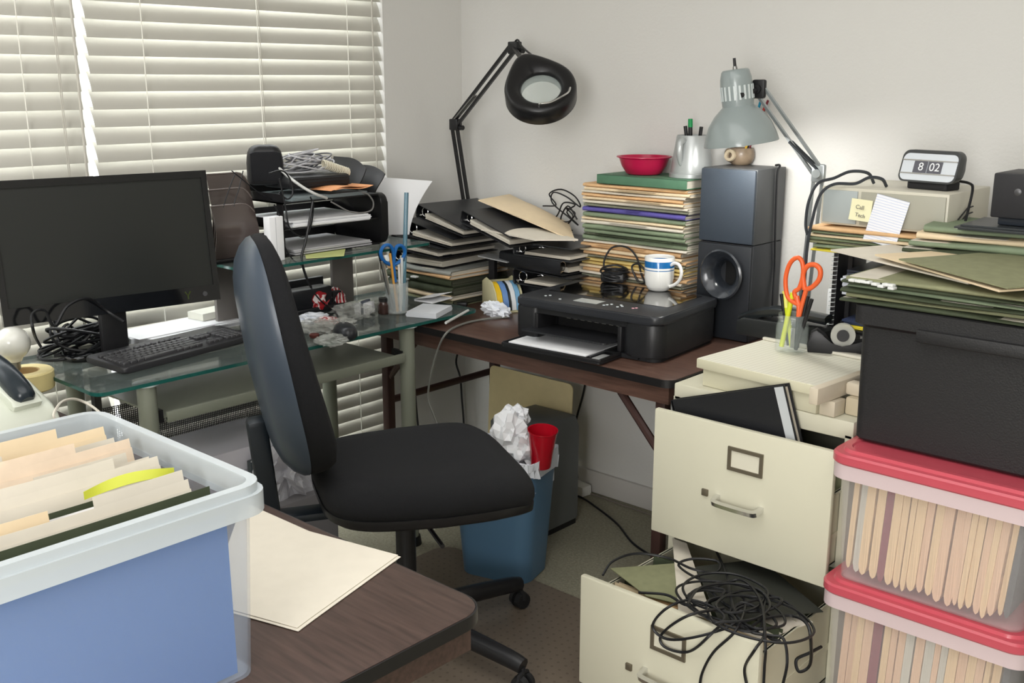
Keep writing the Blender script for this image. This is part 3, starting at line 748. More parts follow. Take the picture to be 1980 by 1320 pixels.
# ================================================================== tall stack of folders behind the printer
PURPLE = M('violet card', (92, 84, 158), .6); GREYC = M('grey-green card', (128, 130, 112), .75); YELC = M('yellow card', (222, 196, 124), .75)
seq = [(MANILAE, 13), (MANILA, 11), (CREAMC, 9), (MANILAE, 12), (MANILA, 11), (CREAMC, 12), (GREYC, 10), (PURPLE, 18), (GREENC, 17), (MANILA, 10), (CREAMC, 14), (GREENC, 17), (GREENC, 15), (DKGREEN, 5), (GREENC, 17), (CREAMC, 9),
       (MANILAE, 17), (MANILA, 13), (MANILAE, 11), (GREYC, 9), (YELC, 13), (YELC, 11), (MANILA, 12), (MANILAE, 12), (CREAMC, 10), (GREYC, 10), (MANILAE, 12)]
nm = {MANILAE: 'warm tan manila', MANILA: 'manila', CREAMC: 'cream', GREYC: 'grey-green', PURPLE: 'violet', GREENC: 'green hanging', DKGREEN: 'thin dark green', YELC: 'yellowish manila'}
tot = sum(h for _, h in seq) * .001; z = 1.193; SY = 2.792
for i, (mat, h) in enumerate(seq):
    h *= .001; z -= h
    flat_folder('file_folder', '%s folder, %s in the tall stack behind the printer' % (nm[mat], ORD[i]), mat, (-2.225 + rnd.uniform(-.008, .008), SY + rnd.uniform(0, .006), z + .0004), rnd.uniform(.405, .418), .190, h * .93, rnd.uniform(-.01, .01), 'folders stacked behind the printer', PAPERS, .0012, tab=(rnd.uniform(.1, .5), rnd.uniform(.55, .9)) if i % 3 == 1 else None)
k = 0
while z > TZ + .002:
    h = min(.04, z - TZ - .0005); z -= h; k += 1
    flat_folder('file_folder', 'thick manila folder low in the tall stack, hidden behind the printer', MANILA, (-2.225, SY + .003, z), .41, .190, h * .96, 0, 'folders stacked behind the printer', PAPERS, .0008)
t = thing('green_book', 'flat green hardback book on top of the tall folder stack', 'book', (-2.165, SY + .002, 1.1945), math.radians(-.5))
m = MB(); m.box(0, .355, 0, .195, 0, .0025, .0008); m.box(0, .355, 0, .195, .0275, .03, .0008); m.box(0, .355, 0, .003, 0, .03, .0008); m.obj('cover', M('green cloth', (84, 124, 98), .6, var=.06), t)
MB().box(.004, .35, .004, .19, .0027, .0273).obj('pages', PAPERS, t)
# bowl
bw = at(1245, 331, y=2.885)
MB_ = MB().lathe([(0, 0), (.05, 0), (.058, .004), (.074, .028), (.083, .053), (.091, .056), (.091, .059), (.0815, .059), (.072, .03), (.056, .008), (0, .006)], 40)
solo(MB_, 'plastic_bowl', M('magenta plastic', (186, 24, 72), .3), 'small magenta-red plastic bowl on the green book', 'bowl', (bw.x, bw.y, 1.2255))
# grey pen jug with pens and a clear ruler
pj = (-1.868, 2.905)
JG = M('pearl grey plastic', (176, 180, 180), .3, metal=.25)
t = thing('pen_jug', 'pearl grey tapered jug used as a pen holder beside the magenta bowl', 'pen holder', (pj[0], pj[1], 1.2255), 0)
MB().lathe([(0, 0), (.064, 0), (.067, .01), (.063, .05), (.056, .095), (.051, .128), (.049, .132), (.047, .128), (.052, .09), (.06, .02), (0, .01)], 40).obj('body', JG, t)
MB().lathe([(.064, 0), (.071, 0), (.071, .012), (.067, .014)], 40).obj('foot_ring', JG, t)
hd = MB(); hd.tube(smooth_path([(.0, -.055, .118), (.0, -.07, .112), (.0, -.075, .085), (.0, -.07, .055), (.0, -.062, .04)], 4), [.011] * 4 + [.01] * 6 + [.009, .008, .007, .006, .006, .005, .004][:7], 10); hd.obj('handle', JG, t)
def pen(label, base, tip, r, mat, capmat=None, name='marker_pen', cat='pen', group=None, capf=.3, n=10):
    a, b2 = V(base), V(tip); o = solo(MB().cyl((0, 0, 0), b2 - a if capmat is None else (b2 - a) * (1 - capf), r, r, n), name, mat, label, cat, a, group=group)
    if capmat is not None: MB().cyl((b2 - a) * (1 - capf), b2 - a, r * 1.12, r * 1.05, n).obj('cap', capmat, o)
    return o
GRN = M('green plastic', (28, 150, 84), .4)
pen('green-capped highlighter in the grey jug', (pj[0] - .005, pj[1], 1.25), (pj[0] - .004, pj[1] - .012, 1.408), .007, BLACK, GRN, capf=.16)
pen('black marker leaning left in the grey jug', (pj[0] - .01, pj[1] + .01, 1.25), (pj[0] - .03, pj[1] + .0, 1.385), .006, BLACK)
pen('black marker leaning right in the grey jug', (pj[0] + .01, pj[1] + .01, 1.25), (pj[0] + .03, pj[1] + .0, 1.384), .006, BLACK)
rl = MB(); 
ra, rb = V((pj[0] - .012, pj[1] + .028, 1.26)), V((-1.725, 2.975, 1.525))
d = (rb - ra); w_ = V((.026, 0, -.026 * d.x / d.z))
rl.sheet(lambda u, v: d * u + w_ * (v - .5) * 1.0, 12, 2, .0015)
ro = solo(rl, 'clear_ruler', M('clear acrylic', (205, 212, 210), .08, clear=.72), 'long clear acrylic ruler standing in the grey jug, leaning right', 'ruler', ra)
tk = MB()
for i in range(40):
    f = .3 + .7 * i / 40; c = d * f - w_ * .5; tk.tube([c, c + w_ * (.35 if i % 5 == 0 else .18)], .0005, 4)
for v in tk.bm.verts: v.co.y -= .0024
tk.obj('graduations', M('ruler ink', (120, 122, 122), .6), ro)
# ================================================================== speakers by the stack
SPK = M('speaker front daylight tint', (58, 66, 76), .5, bump=.12, bscale=300)  # bluish daylight falling on the speaker front is put into this colour
SPS = M('speaker side laminate', (70, 72, 74), .45)
SX0, SX1, SYF, SYB = -1.766, -1.577, 2.80, 2.985
t = thing('bookshelf_speaker', 'dark grey box speaker on top of the subwoofer by the folder stack', 'speaker', ((SX0 + SX1) / 2, SYF, 1.042))
hw = (SX1 - SX0) / 2
MB().box(-hw, hw, .012, SYB - SYF, 0, .226, .003).obj('cabinet', SPS, t)
MB().box(-hw + .001, hw - .001, 0, .0125, .002, .224, .004).obj('front_grille', SPK, t)
t = thing('subwoofer', 'black box subwoofer with a flared round port behind the printer', 'speaker', ((SX0 + SX1) / 2, SYF, TZ))
MB().box(-hw, hw, .012, SYB - SYF, 0, .30, .003).obj('cabinet', M('subwoofer side', (44, 46, 50), .45), t)
MB().box(-hw + .001, hw - .001, 0, .0125, .002, .297, .004).obj('front_grille', M('subwoofer front', (34, 37, 42), .5), t)
hc = at(1397, 531, y=SYF - .05)
hm = Matrix.Translation(V((hc.x - (SX0 + SX1) / 2, -.0, hc.z - TZ))) @ Matrix.Rotation(math.radians(-6), 4, 'Z') @ Matrix.Rotation(PI / 2, 4, 'X')
MB().lathe([(.036, -.004), (.037, .02), (.043, .036), (.058, .05), (.072, .057), (.077, .054), (.075, .048), (.062, .042), (.05, .032), (.045, .016), (.044, 0)], 36, hm).obj('port_horn', M('satin black horn', (40, 44, 50), .22, coat=.3), t)
MB().lathe([(0, .002), (.036, .002), (.036, -.004), (0, -.004)], 24, hm).obj('port_throat', M('deep black', (8, 8, 9), .6), t)
cable('speaker_cable', [(-1.60, 2.96, 1.273), (-1.57, 2.93, 1.275), (-1.571, 2.92, 1.25), (-1.572, 2.925, 1.15), (-1.571, 2.93, 1.05), (-1.572, 2.94, .95), (-1.566, 2.93, .84), (-1.56, 2.93, .752)], .0034, CABLE, 'black cable hanging down the right side of the stacked box speakers')
# pottery pen pot on the speaker
CLAY = M('brown glazed pottery', (128, 112, 94), .35, var=.35, scale=22)
pp_ = at(1432, 318, z=1.269)
t = thing('pottery_pen_pot', 'small brown pottery pen pot on the upper speaker, under the grey lamp', 'pen pot', (pp_.x - .003, pp_.y + .006, 1.2685), 0)
MB().lathe([(0, 0), (.026, 0), (.036, .008), (.042, .024), (.041, .04), (.036, .052), (.033, .052), (.037, .04), (.037, .024), (.03, .008), (0, .006)], 28).obj('pot', CLAY, t)
MB().lathe([(.009, -.006), (.018, -.006), (.02, 0), (.018, .006), (.009, .006), (.008, 0)], 20, xf((-.012, -.046, .03), rx=PI / 2 - .2), closed=True).obj('ring_ornament', M('pale pottery', (178, 164, 140), .35, var=.2), t)
hd = MB(); hd.tube(smooth_path([(-.034, 0, .044), (-.052, 0, .042), (-.054, 0, .022), (-.038, 0, .012)], 4), .005, 8); hd.obj('handle', CLAY, t)
px0 = V((pp_.x - .003, pp_.y + .006, 1.277))
for lab, tx, ty_, tz, mat, cap in (('yellow pencil leaning right in the pottery pot', .045, -.012, .135, M('pencil yellow', (214, 172, 60), .45), None), ('blue-capped pen in the pottery pot, behind the lamp shade', .046, .02, .185, BLACK, M('cyan cap', (30, 140, 176), .4)),
                                ('red-capped pen in the pottery pot', .062, .02, .17, BLACK, M('red cap', (182, 50, 40), .4)), ('dark red pen in the pottery pot, leaning farthest', .070, .024, .19, M('maroon', (110, 20, 40), .4), None)):
    pen(lab, px0 + V((tx * .12, ty_ * .12, 0)), px0 + V((tx, ty_, tz)), .0038, mat, cap, name='pencil' if 'pencil' in lab else 'ballpoint_pen', cat='pencil' if 'pencil' in lab else 'pen', group='pens in the pottery pot')
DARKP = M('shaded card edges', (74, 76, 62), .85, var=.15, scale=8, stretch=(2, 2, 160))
# ================================================================== binders and folders, left of the stack
z = TZ
for i, (mat, h, lab) in enumerate(((OLIVEC, .026, 'olive hanging folder at the bottom of the left binder pile'), (MANILA, .018, 'manila folder near the bottom of the left binder pile'), (DKGREEN, .03, 'dark green hanging folder low in the left binder pile'),
                                (DKGREEN, .028, 'dark green hanging folder under the tan one in the left binder pile'), (MANILAE, .012, 'tan folder under the grey folder of the left binder pile'), (M('grey card', (150, 152, 146), .6), .016, 'grey folder just under the binders of the left pile'))):
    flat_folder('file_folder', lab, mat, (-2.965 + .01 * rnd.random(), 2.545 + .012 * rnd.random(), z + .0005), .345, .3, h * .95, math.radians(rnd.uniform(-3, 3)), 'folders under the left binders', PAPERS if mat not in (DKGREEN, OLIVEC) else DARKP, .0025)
    z += h
for i in range(3):
    p = at(862 + 9 * (i % 3) + 4 * i, 522 + 5 * (i % 2), y=2.54)
    solo(MB().box(-.014, .014, -.016, .01, 0, .006, .001), 'index_tab', M('clear tab', (226, 228, 226), .3), 'small white plastic index tab sticking out of the left pile of green hanging folders', 'index tab', (-2.90 + .05 * i, 2.553, TZ + .062 + .014 * (i % 3)), group='tabs on the left pile')
zb = z + .001
ring_binder('black ring binder at the bottom of the left binder pile', (-2.95, 2.56, zb), math.radians(4), .05, .046, L=.27, fill=.5)
ring_binder('black ring binder second from the bottom of the left pile, page edge showing', (-2.945, 2.565, zb + .052), math.radians(-3), .046, .03, ry=math.radians(2), fill=.4)
ring_binder('black ring binder third from the bottom of the left pile, chrome ring showing', (-2.90, 2.585, zb + .104), math.radians(-2), .056, .03, ry=math.radians(5), fill=.35)
ring_binder('black ring binder on top of the left pile, tilted down to the right', (-2.845, 2.60, zb + .172), math.radians(-4), .046, .024, ry=math.radians(10), fill=.55)
z = TZ + .0005
spec = [(.046, .042, 0, 'black ring binder at the bottom of the pile behind the printer'), (.046, .04, -9, 'black ring binder second from the bottom of the pile behind the printer, skewed'), (.048, .04, 5, 'black ring binder third in the pile behind the printer'),
        (.05, .046, -2, 'black ring binder fourth in the pile behind the printer'), (.042, .04, 3, 'dark grey ring binder on top of the pile behind the printer')]
for i, (h, oh, r_, lab) in enumerate(spec):
    ring_binder(lab, (-2.44 + .02 * (i % 2), 2.685 + .01 * (i % 2), z), math.radians(r_ * .5), h, oh, W=.255, L=.28, mat=BLACKV if i < 4 else M('dark grey vinyl', (64, 66, 68), .35), fill=.25) if i in (0, 2, 4) else ring_binder(lab, (-2.20 - .01 * i, 2.69, z), math.radians(90 + r_), h, oh, W=.27, L=.29, fill=.4)
    z += h + .002
RT = z
ring_binder('black ring binder bridging the two piles, sloping down to the right under the manila envelope', (-2.625, 2.61, RT + .060), math.radians(-6), .04, .03, W=.27, ry=math.radians(13), fill=.6)
def big_folder(name, label, mat, pts, th=.0025, cat='folder', bulge=.0):
    a, b2, c, d_ = [V(p) for p in pts]; o = a.copy(); m = MB()
    def fn(u, v):
        p = (a * (1 - u) + b2 * u) * (1 - v) + (d_ * (1 - u) + c * u) * v - o
        p.z += bulge * math.sin(u * PI) * math.sin(v * PI); return p
    m.sheet(fn, 10, 8, th)
    return solo(m, name, mat, label, cat, o, sharp=50)
big_folder('manila_envelope', 'large manila folder draped over the top of the binder piles against the wall', MANILA, (at(925, 386, y=2.72), at(1112, 465, y=2.70), at(1100, 430, y=2.95), at(985, 375, y=2.95)), .004, 'folder', .025)
big_folder('manila_envelope', 'manila envelope lying across the front of the binder piles', CREAMC, (at(930, 442, y=2.60), at(1035, 462, y=2.58), at(1118, 462, y=2.70), at(1010, 432, y=2.78)), .006, 'envelope', .006)
r9 = random.Random(12)
wc_ = at(1085, 405, y=2.93)
pts_ = [at(1050, 398, y=2.95), at(1075, 396, y=2.94), at(1062, 375, y=2.94), at(1085, 366, y=2.94), at(1112, 380, y=2.93), at(1122, 400, y=2.93), at(1095, 380, y=2.94), at(1070, 372, y=2.94), at(1068, 392, y=2.94), at(1100, 420, y=2.94), at(1118, 435, y=2.93),
        at(1096, 410, y=2.92), at(1112, 396, y=2.92), at(1090, 392, y=2.92), at(1080, 412, y=2.92), at(1072, 428, y=2.92), at(1092, 436, y=2.92), at(1108, 418, y=2.92), at(1094, 402, y=2.92), at(1112, 412, y=2.91), at(1100, 428, y=2.91), at(1084, 424, y=2.91), at(1098, 398, y=2.91), at(1116, 424, y=2.91)]
cable('wound_cable', pts_, .0028, CABLE, 'small bundle of wound black cable leaning on the wall left of the tall folder stack', 5)
# ================================================================== disk holder with colour disks, tissue, card stand
hp = at(962, 607, z=TZ); ha = math.radians(66)
DHM = M('beige plastic', (202, 196, 158), .4)
t = thing('disk_holder', 'cream plastic disk holder with colourful disks beside the printer', 'disk holder', (hp.x, hp.y, TZ), ha)
side = [(0, 0), (.14, 0), (.14, .095), (.105, .112), (.05, .102), (.02, .07), (.004, .03)]
for x in (0, .098): MB().prism(side, x, x + .004, Matrix.Rotation(PI / 2, 4, 'Z') @ Matrix.Rotation(PI / 2, 4, 'X') @ Matrix.Scale(1, 4) , bev=.001).obj('side_wall', DHM, t)
for o_ in t.children:
    for v in o_.data.vertices: pass
MB().box(.0, .102, .136, .14, 0, .095).obj('back_wall', DHM, t)
MB().box(.0, .102, .0, .14, 0, .006).obj('base', DHM, t)
for i, (mat, lab) in enumerate(((M('yellow disk', (230, 190, 40), .5), 'yellow disk at the left of the cream disk holder'), (M('blue disk', (104, 142, 196), .5), 'periwinkle blue disk between the yellow and black ones in the cream holder'), (M('black disk', (24, 34, 36), .5), 'black disk in the middle of the cream disk holder'), (M('white disk', (222, 226, 228), .5), 'white disk in the cream disk holder'), (M('sky blue disk', (118, 170, 206), .5), 'sky blue disk at the right of the cream disk holder'))):
    wds = (.022, .022, .009, .018, .018); x = .006 + sum(wds[:i])
    dm = MB(); dm.prism([(.006, .007), (.10, .007), (.10, .094), (.075, .1), (.05, .092), (.026, .07), (.010, .035)], 0, wds[i] - .002, Matrix.Rotation(PI / 2, 4, 'Z') @ Matrix.Rotation(PI / 2, 4, 'X'))
    o_ = solo(dm, 'floppy_disk', mat, lab, 'disk', V((hp.x, hp.y, TZ)) + Matrix.Rotation(ha, 3, 'Z') @ V((x, 0, 0)), ha, 'disks in the cream holder')
cs = at(953, 496, y=2.70)
t = thing('card_stand', 'grey card on a black post rising behind the cream disk holder', 'card stand', (cs.x, cs.y, TZ), math.radians(12))
MB().box(-.012, .012, -.01, .01, 0, cs.z - TZ - .004).obj('post', BLACK, t)
MB().box(-.03, .03, -.03, .03, 0, .006, .002).obj('foot', BLACK, t)
MB().prism(rrect(-.062, .062, -.034, .034, .003, 2), cs.z - TZ - .004, cs.z - TZ, Matrix.Rotation(math.radians(6), 4, 'Y')).obj('card', M('silver card', (168, 170, 170), .35), t)
q = MB(); crumple(q, .034, 4, .8, 4, (1.35, .6, .7))
tp = at(968, 606, z=TZ); solo(q, 'crumpled_tissue', M('tissue white', (228, 232, 238), .7), 'crumpled white tissue in front of the cream disk holder', 'tissue', (tp.x + .015, tp.y - .04, TZ + .02), sharp=20)
# ================================================================== magnifier lamp in the corner
LB = M('lamp black enamel', (22, 22, 24), .35)
e0 = at(878, 240, y=2.86); e1 = at(992, 92, y=2.80); hc = at(1045, 172, y=2.66)
bz = V((-2.835, 2.90, TZ))
t = thing('magnifier_lamp', 'black articulated magnifier lamp with a round lens in the room corner', 'lamp', bz)
rel = lambda p: V(p) - bz
q = MB(); q.cyl((0, 0, 0), (0, 0, .09), .016); q.box(-.03, .03, -.03, .03, 0, .012, .003); q.obj('clamp', LB, t)
A0 = V((0, 0, .09)); E0 = rel(e0); E1 = rel(e1)
def arm(parent, a, b2, off, name, mat, r=.0065, sq=True):
    d = (b2 - a).normalized(); sd = V(off)
    for s_ in (-1, 1): MB().tube([a + sd * s_, b2 + sd * s_], r, 4 if sq else 10).obj(name, mat, parent)
arm(t, A0, E0, (.016, -.004, .006), 'lower_arm', LB, .0075); arm(t, E0, E1, (.010, -.004, -.013), 'upper_arm', LB, .0075)
for P_, nm_ in ((E0, 'elbow_joint'), (E1, 'head_joint')):
    q = MB(); q.box(-.014, .03, -.014, .014, -.022, .02, .004); bmesh.ops.translate(q.bm, verts=q.bm.verts[:], vec=P_); q.cyl(P_ + V((.03, 0, -.012)), P_ + V((.05, -.003, -.012)), .009, n=12)
    q.obj(nm_, LB, t)
q = MB()
for s_ in (-1, 1): q.tube([E0 + V((.0, .006 * s_, .012)), E0 + (E1 - E0) * .38 + V((0, .006 * s_, .004))], .004, 8)
q.obj('springs', STEEL, t)
nrm = V((.42, -.58, .70)).normalized()      # the lens looks back into the room and up
up_ = (E1 + V((.03, -.03, -.03)) - rel(hc)); up_ = (up_ - nrm * up_.dot(nrm)).normalized(); sd_ = up_.cross(nrm)
HM = Matrix((( sd_.x, up_.x, nrm.x, rel(hc).x), (sd_.y, up_.y, nrm.y, rel(hc).y), (sd_.z, up_.z, nrm.z, rel(hc).z), (0, 0, 0, 1)))
N_ = 56; outl, inn, mid = [], [], []
for i in range(N_):
    a = 2 * PI * i / N_; c_, s_ = math.cos(a), math.sin(a); R_ = .118
    k_ = max(0, s_) ** 5
    outl.append((R_ * c_ * (1 - .12 * k_), R_ * s_ + .045 * k_)); inn.append((.066 * c_, .066 * s_ - .004))
hd = MB(); bm = hd.bm; loops = []
for pts_, sc_, z_ in ((inn, 1, -.03), (outl, .96, -.045), (outl, 1, -.04), (outl, 1, .004), (outl, .97, .014), (outl, .9, .02), (outl, .72, .021), (inn, 1.08, .014), (inn, 1.0, .006)):
    loops.append([bm.verts.new((p[0] * sc_, p[1] * sc_, z_)) for p in pts_])
for k_ in range(len(loops)):
    A_, B2 = loops[k_], loops[(k_ + 1) % len(loops)]
    for i in range(N_): bm.faces.new((A_[i], A_[(i + 1) % N_], B2[(i + 1) % N_], B2[i]))
bmesh.ops.transform(bm, matrix=HM, verts=bm.verts[:]); hd.obj('lamp_head', LB, t, 50)
q = MB(); q.lathe([(0, .009), (.04, .006), (.0655, .0), (.0655, -.004), (.04, -.006), (0, -.008)], 40, HM @ Matrix.Translation(V((0, -.004, 0)))); q.obj('lens', M('lens glass', (214, 226, 222), .03, clear=.72, coat=.5), t)
q = MB(); q.tube(smooth_path([(.075, -.062, .02), (.078, -.066, .032), (.06, -.085, .034), (.0, -.098, .034), (-.035, -.09, .034), (-.04, -.086, .02)], 5), .0032, 8); bmesh.ops.transform(q.bm, matrix=HM, verts=q.bm.verts[:]); q.obj('head_handle', CHROME, t)
q = MB(); q.tube([E1, HM @ V((0, .16, -.01))], .008, 8); q.tube(smooth_path([E1 + V((0, 0, .01)), E1 + V((.03, -.01, .025)), E1 + V((.07, -.03, .0)), HM @ V((.03, .14, .01))], 5), .0035, 6); q.obj('head_neck', LB, t)
# ================================================================== things under the back table
WB = M('blue bin plastic', (84, 118, 146), .4, bump=.05, bscale=300)
wc = (-2.112, 2.282); wr = math.radians(16)
t = thing('waste_bin', 'blue plastic waste bin with a white liner beside the office chair', 'waste bin', (wc[0], wc[1], .0045), wr)
bin_shell(MB(), .145, .112, .395, .003, .82, r=.05).obj('bin_body', WB, t)
q = MB(); k_ = 60; ro, ri = rrect(-.149, .149, -.116, .116, .052, 14), rrect(-.139, .139, -.106, .106, .045, 14)
r4 = random.Random(8); L_ = []
for ring, zz, am in ((ri, .30, .004), (ri, .385, .006), (ri, .405, .008), (ro, .408, .008), (ro, .38, .01), (ro, .35, .016)):
    L_.append([q.bm.verts.new((p[0] + r4.uniform(-am, am) * .5, p[1] + r4.uniform(-am, am) * .5, zz + .6 * am * math.sin(8.5 * math.atan2(p[1], p[0]) + 1.3 * len(L_)) + r4.uniform(-am, am) * .15)) for p in ring])
for A_, B2 in zip(L_, L_[1:]):
    for i in range(len(A_)): q.bm.faces.new((A_[i], A_[(i + 1) % len(A_)], B2[(i + 1) % len(A_)], B2[i]))
q.obj('liner', M('white bag film', (226, 230, 238), .45), t, 25)
for i, (px, py, zz, r_, sq) in enumerate(((988, 840, .45, .044, (1, .8, 1.25)), (1015, 868, .41, .04, (1, 1, .9)), (965, 880, .40, .045, (1, 1, .9)), (998, 802, .51, .026, (1.3, .8, .9)))):
    p = at(px, py, y=2.29 + .01 * i); q = MB(); crumple(q, r_ * 1.2, 20 + i, .62, 3, sq)
    solo(q, 'crumpled_paper', WHITE, ['tall crumpled white paper at the left of the waste bin', 'crumpled white paper next to the red cup', 'crumpled white paper low in the waste bin behind the seat', 'topmost crumple of white paper in the waste bin'][i], 'crumpled paper', p, group='crumpled papers in the waste bin', sharp=15)
cp = at(1046, 868, y=2.29)
t = thing('red_cup', 'red plastic party cup standing in the waste bin', 'cup', (cp.x, cp.y, .385), 0, rot=(.05, .10, 0))
MB().lathe([(0, 0), (.030, 0), (.031, .004), (.037, .06), (.038, .064), (.044, .115), (.0465, .117), (.0465, .121), (.0435, .12), (.036, .06), (.029, .006), (0, .005)], 32).obj('cup', M('red plastic', (176, 16, 34), .25, coat=.3), t)
TW = M('tower grey', (108, 111, 110), .45)
t = thing('computer_tower', 'dark grey computer tower on the carpet behind the waste bin', 'computer', (-2.262, 2.60, 0), 0)
MB().prism([(-.125, .02), (.115, .02), (.125, .03), (.125, .36), (.105, .405), (-.10, .415), (-.125, .40)], -.095, .095, Matrix.Rotation(PI / 2, 4, 'Z') @ Matrix.Rotation(PI / 2, 4, 'X'), bev=.004).obj('case', TW, t)
MB().box(-.09, .09, -.118, .118, 0, .021).obj('foot_base', BLACK, t)
cb = MB(); cb.prism(rrect(0, .40, 0, .49, .02, 4), -.002, .002, Matrix.Rotation(PI / 2 - .05, 4, 'X'))
solo(cb, 'cardboard_sheet', M('pale card', (222, 206, 158), .8, var=.03), 'large pale yellow card sheet standing against the wall behind the waste bin', 'card', (-2.625, 2.735, .002), 0)
t = thing('power_strip', 'small white power adapter lying by the baseboard under the back table', 'power adapter', (-2.335, 2.945, 0), math.radians(-8))
MB().box(-.04, .04, -.025, .025, 0, .04, .006).obj('body', WHITEP, t); MB().box(-.018, .006, -.0265, -.024, .014, .03).obj('socket', BLACK, t)
cable('floor_cable', [(-2.40, 2.90, .006), (-2.30, 2.905, .006), (-2.20, 2.87, .006), (-2.05, 2.80, .006), (-1.90, 2.70, .006), (-1.75, 2.66, .006), (-1.62, 2.68, .006)], .004, CABLE, 'black cord lying on the carpet along the back wall')
cable('floor_cable', [(-2.30, 2.96, .005), (-2.1, 2.95, .005), (-1.8, 2.94, .005), (-1.6, 2.95, .005)], .003, M('grey cord', (120, 112, 104), .6), 'thin grey cord lying against the baseboard under the back table')
# ================================================================== filing cabinet
CAB = M('almond cabinet enamel', (208, 205, 184), .38, bump=.03, bscale=60)
CABI = M('cabinet inside', (96, 96, 88), .6)
FR = M('pewter label frame', (120, 112, 96), .4, .6)
CX0, CX1, CY0, CY1, CZ = -1.506, -.998, 2.30, 2.96, .736
t = thing('filing_cabinet', 'almond two-drawer filing cabinet with both drawers pulled open', 'filing cabinet', (CX0, CY0, 0)); CO = V((CX0, CY0, 0))
w, d = CX1 - CX0, CY1 - CY0
b = MB(); b.box(0, w, 0, d, .69, CZ, .004); b.box(0, .02, 0, d, .0, .70); b.box(w - .02, w, 0, d, 0, .70); b.box(0, w, d - .01, d, 0, .7); b.box(0, w, 0, d, 0, .02); b.box(.0, w, 0.005, .03, .325, .34)
b.obj('case', CAB, t)
def drawer(nm_, y0, z0, z1, back, bx):
    """front panel at y0 (world), box behind it as far back as 'back'"""
    o = bpy.data.objects.new('drawer', None); COL.objects.link(o); o.parent = t; o.location = (0, y0 - CY0, z0)
    h = z1 - z0
    MB().box(0.001, w - .001, 0, .018, 0, h, .004).obj('drawer_front', CAB, o)
    q = MB(); L_ = back - y0
    q.box(.022, .026, .018, L_, .03, bx); q.box(w - .026, w - .022, .018, L_, .03, bx); q.box(.022, w - .022, .018, L_, .03, .034); q.box(.022, w - .022, L_ - .004, L_, .03, bx)
    q.box(.018, .028, .018, L_, bx - .004, bx); q.box(w - .028, w - .018, .018, L_, bx - .004, bx); q.box(w - .0225, w - .020, .018, L_, bx * .45, bx * .52)
    q.obj('drawer_box', CAB, o)
    return o
UZ0, UZ1, LZ0, LZ1 = .340, .686, .018, .318
UY, LY = 2.210, 1.906
du = drawer('upper', UY, UZ0, UZ1, 2.85, .22); dl = drawer('lower', LY, LZ0, LZ1, 2.55, .25)
def hardware(o, y, z0, fr_px, hd_px, lk_px):
    def loc(px, py): 
        p = at(px, py, y=y); return p.x - CX0, p.z - z0
    a, c = loc(*fr_px[0]), loc(*fr_px[1])
    cx, cz = (a[0] + c[0]) / 2, (a[1] + c[1]) / 2; fw, fh = .098, .062
    f = MB(); f.ring_prism([(cx - fw / 2, cz - fh / 2), (cx + fw / 2, cz - fh / 2), (cx + fw / 2, cz + fh / 2), (cx - fw / 2, cz + fh / 2)], [(cx - fw / 2 + .009, cz - fh / 2 + .009), (cx + fw / 2 - .009, cz - fh / 2 + .009), (cx + fw / 2 - .009, cz + fh / 2 - .009), (cx - fw / 2 + .009, cz + fh / 2 - .009)], 0, .005, Matrix.Rotation(PI / 2, 4, 'X'))
    f.obj('label_holder', FR, o)
    MB().box(cx - fw / 2 + .008, cx + fw / 2 - .008, -.001, .0005, cz - fh / 2 + .008, cz + fh / 2 - .008).obj('label_card', M('cream label', (214, 210, 192), .7), o)
    a = loc(*hd_px); 
    h = MB(); h.tube(smooth_path([(a[0] - .062, .001, a[1]), (a[0] - .06, -.022, a[1] - .003), (a[0] - .048, -.032, a[1] - .006), (a[0] + .048, -.032, a[1] - .006), (a[0] + .06, -.022, a[1] - .003), (a[0] + .062, .001, a[1])], 4), .0085, 4)
    h.obj('handle', CHROME, o)
    a = loc(*lk_px); MB().box(a[0] - .009, a[0] + .009, -.006, .001, a[1] - .009, a[1] + .009, .0015).obj('lock', FR, o)
hardware(du, UY, UZ0, ((1404, 863), (1480, 923)), (1430, 972), (1364, 951))
hardware(dl, LY, LZ0, ((1256, 1208), (1330, 1278)), (1290, 1312), (1217, 1288))
# binder sticking out of the upper drawer
a_, b_2, c_2 = at(1303, 772, y=2.268), at(1521, 742, y=2.268), at(1541, 850, y=2.268)
t = thing('ring_binder', 'black vinyl binder wedged slantwise in the upper file drawer', 'ring binder', a_, 0)
e = b_2 - a_; ang_ = math.atan2(e.z, e.x); LB_ = e.length
Rm = Matrix.Rotation(-ang_, 4, 'Y')
def slab(x0, x1, z0, z1, y0, y1): return [(x0, y0, z0), (x1, y0, z0), (x1, y1, z0), (x0, y1, z0), (x0, y0, z1), (x1, y0, z1), (x1, y1, z1), (x0, y1, z1)]
m = MB(); m.box(0, LB_, -.012, -.009, -.24, 0, 0, Rm); m.box(0, LB_, .012, .015, -.24, .0, 0, Rm); m.box(-.004, .004, -.012, .015, -.24, 0, .001, Rm); m.obj('cover', BLACKV, t)
m = MB(); m.box(.02, LB_ - .006, -.0085, .0115, -.23, -.008, 0, Rm); m.obj('papers', PAPERS, t)
m = MB(); m.box(LB_ - .028, LB_ - .004, -.0135, -.0122, -.23, -.003, 0, Rm); m.obj('clear_sleeve_edge', M('sleeve edge', (190, 194, 196), .25), t)
# folders in the upper drawer behind the binder
for i, (yy, mat, lab) in enumerate(((2.335, OLIVEC, 'olive hanging folder inside the upper file drawer'), (2.40, MANILA, 'manila folder deep inside the upper file drawer'))):
    m = MB(); m.box(0, w - .06, 0, .004, 0, .23); m.box(0, w - .06, .008, .012, 0, .225)
    solo(m, 'file_folder', mat, lab, 'folder', (CX0 + .03, yy, UZ0 + .036), group='folders in the upper drawer')
